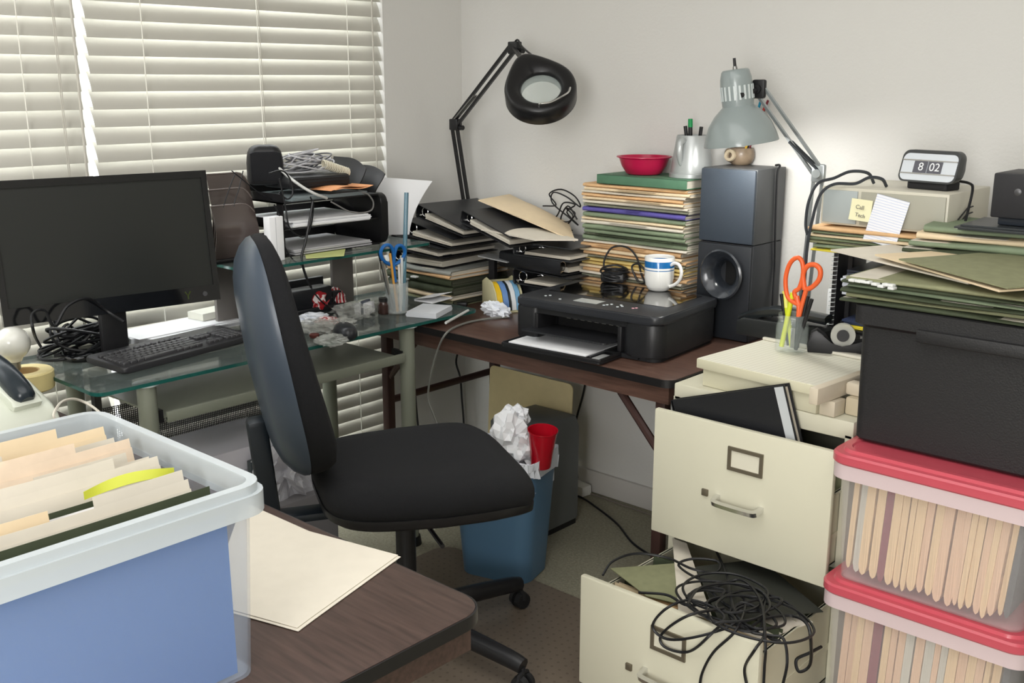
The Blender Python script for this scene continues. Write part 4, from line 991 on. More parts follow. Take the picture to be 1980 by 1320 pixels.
# contents of the lower drawer
for i in range(7):
    mat = (OLIVEC, MANILA, DKGREEN, MANILAE, OLIVEC, DKGREEN, MANILA)[i]
    m = MB(); hgt = .205 + .012 * (i % 3)
    m.sheet(lambda u, v: V((u * (w - .066), .02 * v + .004 * math.sin(u * 6 + i), v * hgt)), 8, 3, .0012); m.sheet(lambda u, v: V((u * (w - .066), .012 + .03 * v, v * hgt * .97)), 6, 3, .0012)
    solo(m, 'file_folder', mat, '%s folder standing in the lower file drawer, %s from its front' % (nm.get(mat, 'olive'), ORD1[i]), 'folder', (CX0 + .033, LY + .035 + i * .045, LZ0 + .036), group='folders in the lower drawer')
def px_folder(label, mat, pts, zs, th=.002, bulge=.004, name='file_folder', cat='folder', group=None):
    P4 = [at(px, py, z=zz) for (px, py), zz in zip(pts, zs)]
    o = big_folder(name, label, mat, P4, th, cat, bulge)
    if group: o['group'] = group
    return o
BLKC = M('charcoal card', (54, 56, 50), .6)
px_folder('olive folder lying loose at the left of the open lower drawer', OLIVEC, ((1180, 1098), (1250, 1152), (1318, 1168), (1312, 1088)), (.29, .285, .29, .295), group='loose folders in the lower drawer')
px_folder('orange-edged manila folder under the olive one in the lower drawer', MANILAE, ((1188, 1104), (1270, 1168), (1312, 1176), (1300, 1100)), (.278, .272, .276, .28), group='loose folders in the lower drawer')
px_folder('torn cream folder in the middle of the open lower drawer', CREAMC, ((1300, 1040), (1312, 1185), (1378, 1195), (1328, 1050)), (.295, .298, .298, .295), group='loose folders in the lower drawer')
px_folder('charcoal folder filling the right of the open lower drawer', BLKC, ((1345, 1095), (1390, 1200), (1592, 1182), (1470, 1080)), (.302, .30, .29, .30), group='loose folders in the lower drawer')
px_folder('pale cream folder at the right front of the lower drawer under the cables', CREAMC, ((1408, 1205), (1470, 1240), (1572, 1202), (1540, 1180)), (.268, .265, .268, .27), group='loose folders in the lower drawer')
# ================================================================== cables over the lower drawer
def K(px, py, z=None, y=None): return at(px, py, z=z, y=y)
YF = LY - .008
cable('drawer_cable', [K(1165, 1112, z=.30), K(1185, 1085, z=.325), K(1230, 1070, z=.33), K(1290, 1078, z=.325), K(1340, 1100, z=.325), K(1385, 1105, z=.32), K(1388, 1085, z=.325), K(1340, 1080, z=.325), K(1312, 1092, z=.32), K(1350, 1118, z=.32), K(1400, 1125, z=.315),
                      K(1420, 1122, z=.32), K(1375, 1130, z=.32), K(1370, 1140, z=.315), K(1430, 1120, z=.335), K(1470, 1160, z=.34), K(1480, 1240, y=YF), K(1478, 1290, y=YF), K(1476, 1330, y=YF)], .0034, CABLE, 'black cable running from the drawer left corner and dropping beside the front edge')
cable('drawer_cable', [K(1235, 1145, z=.30), K(1290, 1150, z=.315), K(1330, 1170, z=.32), K(1380, 1160, z=.325), K(1400, 1140, z=.33), K(1350, 1138, z=.33), K(1335, 1160, z=.325), K(1400, 1180, z=.325), K(1420, 1205, z=.33), K(1350, 1230, y=YF - .02), K(1290, 1235, y=YF - .012), K(1262, 1210, y=YF - .012), K(1290, 1175, z=.335), K(1340, 1160, z=.34), K(1400, 1190, z=.335),
                      K(1370, 1230, y=YF - .03), K(1330, 1260, y=YF - .006), K(1285, 1250, y=YF - .006), K(1280, 1225, y=YF - .006), K(1330, 1190, z=.34), K(1400, 1175, z=.335)], .0034, CABLE, 'black cable looping over the label holder of the lower drawer')
cable('drawer_cable', [K(1400, 1140, z=.31), K(1440, 1160, z=.32), K(1425, 1215, z=.335), K(1380, 1260, y=YF - .006), K(1358, 1300, y=YF), K(1352, 1335, y=YF)], .0034, CABLE, 'black cable hanging straight down the lower drawer front')
cable('drawer_cable', [K(1385, 1065, z=.30), K(1405, 1110, z=.325), K(1412, 1150, z=.325), K(1425, 1190, z=.325), K(1460, 1215, z=.33), K(1500, 1210, z=.33), K(1490, 1190, z=.325), K(1450, 1170, z=.325), K(1420, 1185, z=.32), K(1450, 1220, z=.325), K(1490, 1228, z=.325), K(1515, 1235, z=.325), K(1522, 1280, y=YF + .02), K(1512, 1330, y=YF + .02)], .0034, CABLE, 'black cable arching from under the upper drawer to the right corner')
cable('drawer_cable', [K(1370, 1140, z=.31), K(1420, 1178, z=.315), K(1480, 1180, z=.32), K(1510, 1165, z=.33), K(1500, 1155, z=.33), K(1440, 1165, z=.325), K(1410, 1185, z=.32), K(1440, 1215, z=.322), K(1480, 1195, z=.33), K(1530, 1190, z=.325), K(1560, 1205, z=.335), K(1568, 1240, z=.30), K(1566, 1285, z=.2), K(1545, 1298, z=.18), K(1540, 1275, z=.2), K(1565, 1262, z=.22), K(1588, 1250, z=.22)], .004, CABLE, 'thin black cable ending in a small loop outside the drawer right side')
cable('drawer_cable', [K(1445, 1330, y=YF), K(1440, 1290, y=YF - .004), K(1460, 1255, z=.335), K(1478, 1225, z=.335), K(1470, 1180, z=.33), K(1430, 1165, z=.325), K(1420, 1195, z=.32), K(1470, 1225, z=.32), K(1510, 1240, z=.315)], .0034, CABLE, 'black cable bowing out over the top right of the drawer front')
r5 = random.Random(23); tc_ = at(1440, 1178, z=.315)
for i in range(2):
    cable('drawer_cable', tangle((tc_.x - .02 + .03 * i, tc_.y - .01 * i, .314), .17, .115, .03, 3, r5, .08, .004), .0032, CABLE, ['black cable coiled in the thick of the drawer heap', 'black cable coiled at the back right of the drawer heap'][i])
# ================================================================== paper trimmer with jar, punch, tape dispenser
fl_, fr2, bl_ = at(1347, 692, z=.812), at(1578, 746, z=.812), at(1425, 655, z=.812)
ta = math.atan2((fr2 - fl_).y, (fr2 - fl_).x); TWd = (fr2 - fl_).length
t = thing('paper_trimmer', 'cream guillotine paper trimmer lying on top of the filing cabinet', 'paper trimmer', (fl_.x, fl_.y, CZ + .001), ta)
TRM = M('cream trimmer board', (222, 220, 200), .45); TRS = M('trimmer arm', (206, 195, 174), .45)
n_, l_, b_ = nodes_of(TRM)
tc = n_.new('ShaderNodeTexCoord'); wv = n_.new('ShaderNodeTexWave'); wv.inputs['Scale'].default_value = 22; wv.inputs['Distortion'].default_value = 0; wv.bands_direction = 'X'
l_.new(tc.outputs['Object'], wv.inputs['Vector']); rp = n_.new('ShaderNodeValToRGB'); l_.new(wv.outputs['Fac'], rp.inputs[0])
rp.color_ramp.elements[0].position = .02; rp.color_ramp.elements[1].position = .12; rp.color_ramp.elements[0].color = lin((210, 208, 190)); rp.color_ramp.elements[1].color = lin((226, 224, 208)); l_.new(rp.outputs[0], b_.inputs['Base Color'])
TH = .812 - CZ - .001; TD = .36
MB().box(0, TWd, 0, TD, TH - .026, TH - .0008, .002).obj('board', M('cream trimmer edge', (206, 202, 176), .5), t)
MB().box(.002, TWd - .002, .002, .298, TH - .0012, TH).obj('grid_surface', TRM, t)
MB().box(.012, TWd - .004, .014, TD - .01, .0, TH - .0265, .002).obj('base', M('cream trimmer base', (206, 202, 176), .5), t)
MB().box(.0, TWd, .30, .33, TH, TH + .008, .001).obj('ruler_fence', M('pale fence', (216, 212, 198), .45), t)
a_ = Matrix.Translation(V((TWd + .012, -.02, 0)))
MB().box(-.006, .018, -.02, .32, TH - .035, TH + .006, .003, a_).obj('cutting_arm', TRS, t)
MB().box(-.0105, -.006, .02, .30, TH - .01, TH + .002, 0, a_).obj('blade', M('dark blade', (40, 40, 40), .3, .8), t)
MB().box(-.012, .03, .04, .09, 0.0, TH - .036, .003, a_).obj('arm_block', TRS, t)
MB().box(.02, .085, .10, .135, TH - .03, TH + .002, .006, a_).obj('handle', TRS, t)
q = MB(); q.box(.03, .09, .085, .15, .0, TH - .03, .006, a_); q.obj('handle_bracket', M('trimmer bracket', (196, 184, 158), .5), t)
J = at(1529, 680, z=.8125); JZ = .8125
JAR = M('jar glass', (214, 226, 224), .03, clear=.88, coat=.6)
t = thing('glass_jar', 'small clear glass jar holding scissors and pens on the paper trimmer', 'jar', J, 0)
MB().lathe([(0, .0), (.036, 0), (.0425, .004), (.0435, .012), (.0435, .07), (.041, .08), (.038, .086), (.0385, .09), (.0395, .092), (.0385, .0945), (.0395, .097), (.0385, .105), (.0365, .105), (.0362, .086), (.0395, .078), (.0415, .07), (.0415, .014), (.038, .009), (0, .009)], 40).obj('glass', JAR, t)
jp = lambda px, py, dy=0: at(px, py, y=J.y + dy)
YEL = M('yellow marker', (214, 226, 50), .35)
pen('yellow highlighter crossing to the right in the glass jar', V((J.x - .026, J.y - .005, JZ + .012)), jp(1533, 566, .0), .0068, YEL, None, 'highlighter', 'pen', 'highlighters in the glass jar')
pen('yellow highlighter standing at the left in the glass jar', V((J.x - .004, J.y + .012, JZ + .012)), jp(1517, 562, .02), .0068, YEL, M('pale yellow cap', (238, 236, 120), .35), 'highlighter', 'pen', 'highlighters in the glass jar')
for i, (px, py, dy, bx, by) in enumerate(((1511, 568, .012, -.018, .02), (1552, 570, .016, .012, .012), (1562, 572, .0, .016, -.004), (1570, 578, -.012, .02, -.012), (1545, 582, .022, .004, .02))):
    pen(['black marker at the far left of the glass jar', 'black pen right behind the scissors in the glass jar', 'black pen leaning right in the glass jar', 'black pen leaning farthest right in the glass jar', 'short black pen hidden among the others in the glass jar'][i], V((J.x + bx, J.y + by, JZ + .012)), jp(px, py, dy), .0052, BLACK, None, 'ballpoint_pen', 'pen', 'black pens in the glass jar')
ORANGE = M('orange plastic', (238, 104, 52), .35)
sb_ = V((J.x + .004, J.y - .002, JZ + .012))
t = thing('scissors', 'scissors with orange handles standing in the glass jar', 'scissors', sb_, 0)
S = lambda px, py: jp(px, py, -.004) - sb_
for pts_, nm2, r_ in (([(1546, 590), (1524, 575), (1519, 540), (1527, 510), (1541, 498), (1551, 506), (1553, 530), (1546, 556), (1536, 566)], 'finger_loop', .0062), ([(1556, 560), (1553, 530), (1562, 514), (1576, 512), (1586, 522), (1584, 540), (1570, 555)], 'thumb_loop', .0068)):
    P_ = [S(*p) for p in pts_]
    MB().tube(smooth_path(P_ + [P_[0]] if nm2 != 'x' else P_, 6), r_, 10).obj(nm2, ORANGE, t)
q = MB(); q.tube([S(1541, 572), S(1545, 596), S(1544, 612)], .0065, 8); q.tube([S(1560, 556), S(1550, 592), S(1546, 610)], .0065, 8); q.obj('shank', ORANGE, t)
q = MB(); q.box(-.006, .006, -.0015, .0015, 0, (S(1540, 636)).z, .0005); q.obj('blades', STEEL, t)
# three-hole punch: long black lever over a long base
hp_ = V((-1.515, 2.625, .8125)); ha2 = math.radians(-1)
t = thing('hole_punch', 'long black three-hole paper punch behind the glass jar', 'hole punch', hp_, ha2)
PL = .275
MB().prism([(0, 0), (PL, 0), (PL, .05), (PL - .02, .058), (.02, .052), (0, .04)], -.06, .0, Matrix.Rotation(PI / 2, 4, 'X'), bev=.004).obj('base', M('punch base black', (40, 42, 42), .3), t)
lv = MB(); k_ = 14
lv.sheet(lambda u, v: V((.0 + PL * .98 * u, .004 + .05 * v, .058 + .04 * math.sin(min(1, u * 1.9) * PI / 2) - .012 * max(0, u - .6) - .008 * (2 * v - 1) ** 2)), k_, 5, .022)
lv.obj('lever', M('punch lever black', (32, 36, 38), .25, coat=.3), t)
q = MB()
for i in range(3): q.cyl((.045 + i * .09, .024, .04), (.045 + i * .09, .024, .055), .007, n=10)
q.obj('punch_pins', CHROME, t)
td = V((-1.205, 2.615, .8125)); tz_ = math.radians(24)
t = thing('tape_dispenser', 'black desk tape dispenser with a clear tape roll, right of the glass jar', 'tape dispenser', td, tz_)
MB().prism([(-.07, 0), (.07, 0), (.078, .03), (.066, .04), (.04, .026), (.018, .02), (-.01, .026), (-.03, .05), (-.05, .062), (-.066, .052), (-.074, .02)], -.02, .02, Matrix.Rotation(PI / 2, 4, 'X'), bev=.003).obj('body', BLACK, t)
MB().lathe([(.016, -.008), (.032, -.008), (.032, .008), (.016, .008)], 28, xf((.018, -.0, .05), rx=PI / 2), closed=True).obj('tape', M('clear tape roll', (206, 206, 196), .2, clear=.35), t)
MB().cyl((.018, -.014, .05), (.018, .014, .05), .016, n=20).obj('hub', BLACK, t)
# ================================================================== tiered letter tray tower and its pile
TX0, TX1, TY0, TY1 = -1.235, -.915, 2.70, 2.955
t = thing('letter_tray', 'black tiered letter tray tower on the filing cabinet, behind the glass jar', 'letter tray', (TX0, TY0, CZ + .001))
w2, d2 = TX1 - TX0, TY1 - TY0; LV = [.0, .115, .225, .345]
for k_, zz in enumerate(LV):
    q = MB(); q.box(0, w2, 0, d2, zz, zz + .006); 
    if k_ < 3: q.box(0, .006, 0, d2, zz, zz + .03); q.box(0, w2, d2 - .006, d2, zz, zz + .05)
    q.obj('tray', BLACK, t)
for x in (.004, w2 - .016):
    for y in (.012, d2 - .016): MB().box(x, x + .012, y, y + .012, .006, .35).obj('post', BLACK, t)
trz = lambda k_: CZ + .001 + LV[k_] + .0065
def sheets(label, x, y, z, wx, wy, h, mat, rz=0, n=4, name='paper_stack', cat='papers', group='papers in the letter tray tower', ov=.004):
    m = MB()
    for i in range(n):
        dx, dy = rnd.uniform(-ov, ov), rnd.uniform(-ov * 2, ov)
        m.box(dx, wx + dx, dy, wy + dy, h * i / n, h * (i + .9) / n)
    return solo(m, name, mat, label, cat, (x, y, z), rz, group)
sheets('white papers jutting from the lowest tier of the letter tray tower', TX0 + .03, TY0 - .085, trz(0), .25, .28, .03, WHITE, .06)
sheets('grey magazines on top of the white papers in the lowest tray tier', TX0 + .05, TY0 - .03, trz(0) + .031, .23, .25, .02, M('magazine grey', (96, 104, 116), .4), -.05, 3, 'magazine', 'magazine')
sheets('black folder in the middle tier of the letter tray tower', TX0 + .022, TY0 - .04, trz(1), .265, .26, .014, BLACK, .03, 3, 'file_folder', 'folder')
sheets('yellow folder in the middle tier of the letter tray tower', TX0 + .026, TY0 - .035, trz(1) + .015, .24, .26, .008, M('bright yellow card', (222, 206, 62), .6), -.02, 2, 'file_folder', 'folder')
sheets('navy folder in the middle tier of the letter tray tower', TX0 + .022, TY0 - .03, trz(1) + .024, .26, .26, .012, M('navy card', (46, 58, 88), .5), .02, 2, 'file_folder', 'folder')
sheets('silver-grey papers in the top tier of the letter tray tower', TX0 + .022, TY0 - .05, trz(2), .255, .26, .03, M('cool white paper', (198, 204, 214), .6), .02, 4)
sheets('glossy white magazine in the top tier of the letter tray tower', TX0 + .024, TY0 - .06, trz(2) + .031, .25, .27, .02, M('gloss white', (214, 220, 230), .25), -.04, 3, 'magazine', 'magazine')
sheets('dark blue magazine on top of the papers in the top tray tier', TX0 + .026, TY0 - .04, trz(2) + .052, .25, .25, .012, M('dark cover', (54, 60, 74), .4), .05, 2, 'magazine', 'magazine')
nb = at(1592, 500, y=2.655)
t = thing('spiral_notebook', 'black spiral notebook standing at the left of the letter tray tower', 'notebook', (-1.262, 2.70, CZ + .001), math.radians(2))
MB().box(-.006, .008, 0, .2, 0, .355, .002).obj('cover', BLACK, t)
q = MB()
for i in range(26): q.tube([(-.001 + .009 * math.cos(a * PI / 5), -.003 + .009 * math.sin(a * PI / 5), .02 + i * .0125) for a in range(10)], .0011, 5, closed=True)
q.obj('spiral', M('white coil', (222, 226, 226), .35), t)
pz = CZ + .001 + .3515; k_ = 0
pile = [('yellow hanging folder', M('bright yellow card', (222, 206, 62), .6), .008), ('green hanging folder', GREENC, .011), ('olive folder', OLIVEC, .009), ('green hanging folder', GREENC, .01), ('manila folder', MANILA, .008), ('green hanging folder', GREENC, .009), ('brown-edged manila folder', MANILAE, .012)]
pz0 = pz
for i, (lab, mat, h) in enumerate(pile):
    flat_folder('file_folder', '%s, %s from the bottom of the pile under the beige box' % (lab, ORD1[i]), mat, (-1.275 + rnd.uniform(-.01, .01), 2.565 + rnd.uniform(-.006, .012), pz), .36, .3, h * .92, math.radians(rnd.uniform(-2.5, 1.5)), 'folders under the beige box', PAPERS, .0015)
    pz += h
BXZ = pz + .004
BEIGE = M('beige enamel', (206, 202, 186), .4)
bx0, bx1, by0, by1, bh = -1.262, -.932, 2.585, 2.875, .098
t = thing('beige_box', 'beige metal equipment box under the flip clock', 'equipment box', (bx0, by0, BXZ)); bw_ = bx1 - bx0
MB().box(0, bw_, .004, by1 - by0, 0, bh, .004).obj('case', BEIGE, t)
MB().box(.11, bw_ - .006, -.001, .006, .006, bh - .008, .001).obj('front_plate', M('taupe plate', (168, 166, 152), .45), t)
MB().box(.008, .10, -.001, .006, .006, bh - .008, .001).obj('side_plate', M('grey-blue plate', (170, 178, 178), .45), t)
q = MB()
for i, z_ in enumerate((.03, .045)): q.tube([(bw_ + .001, .06, z_ - .02), (bw_ + .004, .12, z_ + .01), (bw_ + .004, .16, z_ + .012)], .002, 5)
q.obj('side_wires', CABLE, t)
# sticky note with handwriting, lined sheet
s0, s1 = at(1642, 425, y=by0 - .003), at(1686, 385, y=by0 - .003)
m = MB(); m.sheet(lambda u, v: V((u * .056, -.006 * (1 - v) ** 2, v * .054)), 4, 6, .0005)
so = solo(m, 'sticky_note', M('pale yellow note', (240, 236, 196), .75), 'pale yellow sticky note with handwriting on the front of the beige box', 'sticky note', (s0.x + .002, by0 - .0075, s0.z + .003), rot=(0, .06, 0))
INK = M('pencil ink', (110, 108, 104), .7)
put_text('Call', .0145, INK, so, (.027, -.0068, .034), (PI / 2, .05, 0), 'handwriting'); put_text('Tech', .0135, INK, so, (.031, -.0088, .014), (PI / 2, .1, 0), 'handwriting')
LINED = M('lined paper', (232, 234, 242), .75)
n_, l_, b_ = nodes_of(LINED)
tc = n_.new('ShaderNodeTexCoord'); wv = n_.new('ShaderNodeTexWave'); wv.inputs['Scale'].default_value = 48; wv.bands_direction = 'Z'
l_.new(tc.outputs['Object'], wv.inputs['Vector']); rp = n_.new('ShaderNodeValToRGB'); l_.new(wv.outputs['Fac'], rp.inputs[0])
rp.color_ramp.elements[0].position = .0; rp.color_ramp.elements[1].position = .12; rp.color_ramp.elements[0].color = lin((176, 190, 222)); rp.color_ramp.elements[1].color = lin((234, 236, 242)); l_.new(rp.outputs[0], b_.inputs['Base Color'])
l0 = at(1672, 448, y=by0 - .012)
m = MB(); m.sheet(lambda u, v: V((u * .086, -.014 * (1 - v) - .004, v * .118)), 3, 6, .0005)
solo(m, 'lined_sheet', LINED, 'white lined notepaper sheet hanging down the front of the beige box', 'note paper', (l0.x + .0, by0 - .002, l0.z - .018), rot=(0, math.radians(11), 0))
# ------------------------------------------------------------------ flip clock
ck = at(1788, 352, y=2.655); ck = V((ck.x, 2.655, BXZ + bh + .0005)); ca = math.radians(-9)
t = thing('flip_clock', 'dark grey retro flip clock with silver face on the beige box', 'clock', ck, ca)
CKB = M('clock shell', (60, 62, 62), .42)
fo = rrect(-.078, .078, .018, .096, .018, 6); bo = rrect(-.058, .058, .028, .084, .022, 6)
m = MB(); Ls = []
for pts_, y_ in ((fo, .0), (fo, .02), (rrect(-.074, .074, .02, .094, .02, 6), .045), (bo, .085), (rrect(-.05, .05, .034, .078, .022, 6), .092)):
    sk = (lambda z: -(z - .018) * .22 if y_ == 0 else 0)
    Ls.append([m.bm.verts.new((p[0], y_ + (.022 - (p[1] - .018) * -.28 if False else 0) + (.34 * (p[1] - .018) if y_ < .03 else .2 * (p[1] - .018) if y_ < .05 else 0) - .0, p[1])) for p in pts_])
for A_, B2 in zip(Ls, Ls[1:]):
    for i in range(len(A_)): m.bm.faces.new((A_[i], A_[(i + 1) % len(A_)], B2[(i + 1) % len(B2)], B2[i]))
m.bm.faces.new(Ls[0]); m.bm.faces.new(Ls[-1][::-1]); m.obj('shell', CKB, t, 40)
MB().prism(rrect(-.056, .056, .008, .075, .01, 4), 0, .02, bev=.003).obj('foot', BLACKM, t)
FT = Matrix.Translation(V((0, 0, .018))) @ Matrix.Rotation(math.radians(-18.8), 4, 'X')
SIL = M('silver clock face', (214, 220, 226), .35, metal=.2)
m = MB(); m.ring_prism(rrect(-.074, .074, .004, .074, .015, 6), rrect(-.074 + .001, .074 - .001, .005, .073, .014, 6), 0, .003, Matrix.Rotation(PI / 2, 4, 'X')); m.bm.free() 
m = MB(); m.prism(rrect(-.0735, .0735, .0045, .0735, .015, 6), .0, .0012, FT @ Matrix.Rotation(PI / 2, 4, 'X')); m.obj('face', SIL, t)
m = MB(); m.box(-.0735, .0735, -.0035, -.0011, .054, .057, 0, FT); m.box(-.0735, .0735, -.0035, -.0011, .020, .023, 0, FT); m.obj('face_trim', CHROME, t)
m = MB(); m.box(-.040, -.004, -.0026, -.001, .024, .0535, 0, FT); m.box(-.002, .036, -.0026, -.001, .024, .0535, 0, FT); m.obj('flip_cards', M('flip card', (88, 88, 96), .5), t)
DIG = M('clock digits', (236, 238, 240), .5)
for txt, x in (('8', -.020), ('02', .017)):
    o_ = put_text(txt, .029, DIG, t, FT @ V((x, -.0029, .0385)), (PI / 2 - math.radians(18.8), 0, 0), 'digits')
cable('clock_cord', [(-.93 - .045, 2.745, BXZ + bh + .02), (-.935, 2.72, BXZ + bh + .018), (-.918, 2.70, BXZ + bh + .006), (-.914, 2.67, BXZ + .05), (-.908, 2.64, BXZ + .015), (-.88, 2.60, BXZ + .004), (-.83, 2.60, BXZ + .004)], .0036, CABLE, 'black power cord curving down from the flip clock beside the beige box', cat='cord')
yb = by0
cable('box_cable', [(-1.12, 2.66, BXZ + bh + .003), (-1.125, 2.64, BXZ + bh + .022), (-1.15, 2.62, BXZ + bh + .026), (-1.178, 2.60, BXZ + bh + .010), (-1.22, 2.568, BXZ + bh + .008), (-1.247, 2.55, BXZ + bh - .02), (-1.262, 2.545, BXZ + .01), (-1.268, 2.54, 1.10), (-1.272, 2.545, 1.0), (-1.282, 2.55, .90), (-1.29, 2.56, .86)], .0042, M('charcoal cable', (52, 56, 62), .45), 'charcoal cable arching off the beige box and hanging in front of the tray tower')
cable('box_cable', [(-1.18, 2.72, BXZ + bh + .003), (-1.19, 2.70, BXZ + bh + .03), (-1.225, 2.67, BXZ + bh + .034), (-1.25, 2.63, BXZ + bh + .018), (-1.275, 2.59, BXZ + bh + .005), (-1.285, 2.565, BXZ + bh - .04), (-1.287, 2.56, BXZ + .0), (-1.28, 2.56, BXZ - .03)], .0042, M('charcoal cable', (52, 56, 62), .45), 'shorter charcoal cable arching off the left of the beige box')
# ================================================================== storage bins and black box at the right
REDL = M('red lid plastic', (206, 84, 98), .3, clear=.14, coat=.3)
BODY = M('clear tote plastic', (226, 222, 222), .15, clear=.87)
SKIRT = M('milky tote rim', (226, 206, 208), .35, clear=.22)
RX0, RX1, RY0, RY1 = -.985, -.515, 2.135, 2.545
def tote(label, z0, z1, seed, n, skew):
    cx, cy = (RX0 + RX1) / 2, (RY0 + RY1) / 2; hx, hy = (RX1 - RX0) / 2, (RY1 - RY0) / 2
    t = thing('storage_tote', label, 'storage bin', (cx, cy, z0)); H_ = z1 - z0
    bin_shell(MB(), hx - .018, hy - .014, H_ - .012, .0025, .93, 0, .03).obj('tote_body', BODY, t)
    q = MB(); ro, ri = rrect(-hx + .004, hx - .004, -hy + .004, hy - .004, .04, 12), rrect(-hx + .016, hx - .016, -hy + .012, hy - .012, .03, 12)
    L_ = []
    for ring, f in ((ri, 0), (ro, 0), (ro, 1), (ri, 1)):
        row = []
        for p in ring:
            drop = .030 + (.016 if abs(p[0]) > hx * .62 else 0)
            row.append(q.bm.verts.new((p[0], p[1], H_ - .022 - (drop if f == 0 else 0))))
        L_.append(row)
    for i in range(4):
        A_, B2 = L_[i], L_[(i + 1) % 4]
        for j in range(len(A_)): q.bm.faces.new((A_[j], A_[(j + 1) % len(A_)], B2[(j + 1) % len(A_)], B2[j]))
    q.obj('tote_rim', SKIRT, t)
    q = MB(); pts_ = rrect(-hx, hx, -hy, hy, .045, 8)
    pillow(q, pts_, [(.004, H_ - .034), (.0, H_ - .03), (.0, H_ - .014), (.005, H_ - .009), (.022, H_ - .008), (.026, H_ - .001), (.04, H_ - .0005), (.044, H_ - .004)])
    q.obj('lid', REDL, t, 30)
    bx0_, bx1_ = cx - (hx - .018) * .93 + .009, cx + (hx - .018) * .93 - .024
    rg = random.Random(seed); x = bx0_; k = 0; out = []
    while x < bx1_ - .01 and k < 40:
        th = rg.uniform(.011, .021); out.append((x, min(th, bx1_ - x))); x += th + rg.choice((.0006, .001, .0015, .004)); k += 1
    where = 'upper' if z0 > .3 else 'lower'
    for i, (x, th) in enumerate(out):
        c_ = rg.random(); mat, cn = (MANILAB, 'manila') if c_ < .6 else ((MANILAP, 'pinkish manila') if c_ < .9 else ((PALEF, 'pale grey') if c_ < .97 else (TEALF, 'slate')))
        if i == 4: mat, cn = MAROON, 'maroon'
        if i == len(out) - 1: mat, cn = DKGR, 'dark grey'
        hgt = H_ - .05 - rg.uniform(0, .02); dz = rg.uniform(0, .012); q = MB(); sk = skew * (.7 + .03 * i)
        pr = [(th * .5, 0), (th * .82, .006), (th, .022), (th + sk, hgt), (sk, hgt), (0, .022), (th * .18, .006)]
        y0 = cy - (hy - .014) * .93 + .006 + rg.uniform(0, .006) + (.018 if i < 2 or i >= len(out) - 2 else 0)
        q.prism(pr, -.29, 0, Matrix.Rotation(PI / 2, 4, 'X'))
        for v in q.bm.verts: pass
        o = solo(q, 'hanging_folder', mat, '%s folder edge-on in the %s red-lidded tote, %s from the left' % (cn, where, ORD1[i]), 'folder', (x, y0, z0 + .006 + dz), 0, 'folders in the %s red-lidded tote' % where)
    return t
def streak(name, col, var=.16):
    m = M(name, col, .8, var=var, scale=16, stretch=(42, .2, .35)); return m
MANILAB, MANILAP, PALEF, TEALF, MAROON, DKGR = streak('manila edges', (226, 196, 156)), streak('pinkish edges', (222, 186, 156)), streak('pale edges', (200, 196, 184)), streak('slate edges', (120, 132, 132)), streak('maroon edge', (132, 62, 74), .1), streak('dark grey edge', (84, 86, 88), .1)
tote('clear file tote with a red lid, upper one, under the black storage box', .407, .722, 21, 22, .012)
tote('clear file tote with a red lid, lower one, on the floor at the right', .003, .406, 33, 20, .014)
BK = M('black tote plastic', (34, 34, 35), .55, bump=.25, bscale=260)
t = thing('black_storage_box', 'large black plastic storage box stacked on the red-lidded totes', 'storage box', (-.735, 2.385, .7225))
q = MB(); hx, hy, H_ = .235, .165, .318
Ls = []
for sx, sy, z_ in ((.228, .150, 0), (.234, .156, .006), (hx, hy, H_ - .05), (hx + .014, hy + .012, H_ - .042), (hx + .014, hy + .012, H_ - .002), (hx + .010, hy + .008, H_), (.0, .0, H_)):
    if sx == 0: break
    Ls.append([q.bm.verts.new((p[0], p[1], z_)) for p in rrect(-sx, sx, -sy, sy, .025, 5)])
for A_, B2 in zip(Ls, Ls[1:]):
    for i in range(len(A_)): q.bm.faces.new((A_[i], A_[(i + 1) % len(A_)], B2[(i + 1) % len(B2)], B2[i]))
q.bm.faces.new(Ls[0][::-1]); q.bm.faces.new(Ls[-1]); q.obj('box_body', BK, t)
MB().box(-.10, .13, -hy - .022, -hy - .008, H_ - .062, H_ - .034, .004).obj('grip_lip', BK, t)
# folders on the black box
pz = .7225 + .318 + .0015
for i in range(6):
    flat_folder('hanging_folder', 'green hanging folder on the black storage box, %s from the bottom of the pile' % ORD1[i], (DKGREEN, OLIVEC, DKGREEN, GREENC, DKGREEN, OLIVEC)[i], (-1.005 + rnd.uniform(-.012, .012), 2.205 + rnd.uniform(-.006, .02), pz), .46, .33, .0095, math.radians(rnd.uniform(-2, 2)), 'hanging folders on the black storage box', PAPERS, .002)
    pz += .0105
rg = random.Random(4)
for i in range(9):
    p = [(1648, 520), (1660, 530), (1672, 527), (1676, 548), (1690, 552), (1702, 556), (1722, 560), (1712, 545), (1722, 540), (1610, 500), (1628, 502), (1658, 508)][i]
    yy = 2.19 if i < 9 else 2.22
    q_ = at(p[0], p[1], y=yy)
    solo(MB().box(-.007, .007, -.002, .014, 0, .006, .001), 'index_tab', M('clear tab', (226, 228, 226), .3), 'small white index tab on the edge of the hanging folders above the black box', 'index tab', (q_.x, yy, max(.7225 + .322, min(q_.z, pz - .012))), math.radians(-8), 'tabs above the black storage box')
PZ1 = pz
def edge_folder(label, mat, p1, p2, z1, z2, width, th, dirn=(.62, .78), name='file_folder', bulge=.006, group='folders on the black storage box', cat='folder'):
    a = at(p1[0], p1[1], z=z1); b2 = at(p2[0], p2[1], z=z2); dd = (b2 - a); n = V((-dd.y, dd.x, 0)).normalized()
    o = big_folder(name, label, mat, (a, b2, b2 + n * width, a + n * width), th, cat, bulge); o['group'] = group; return o
edge_folder('manila folder lying skewed on the black box pile, nearest the glass jar', CREAMC, (1606, 482), (1872, 546), PZ1 + .022, PZ1 + .012, .20, .004)
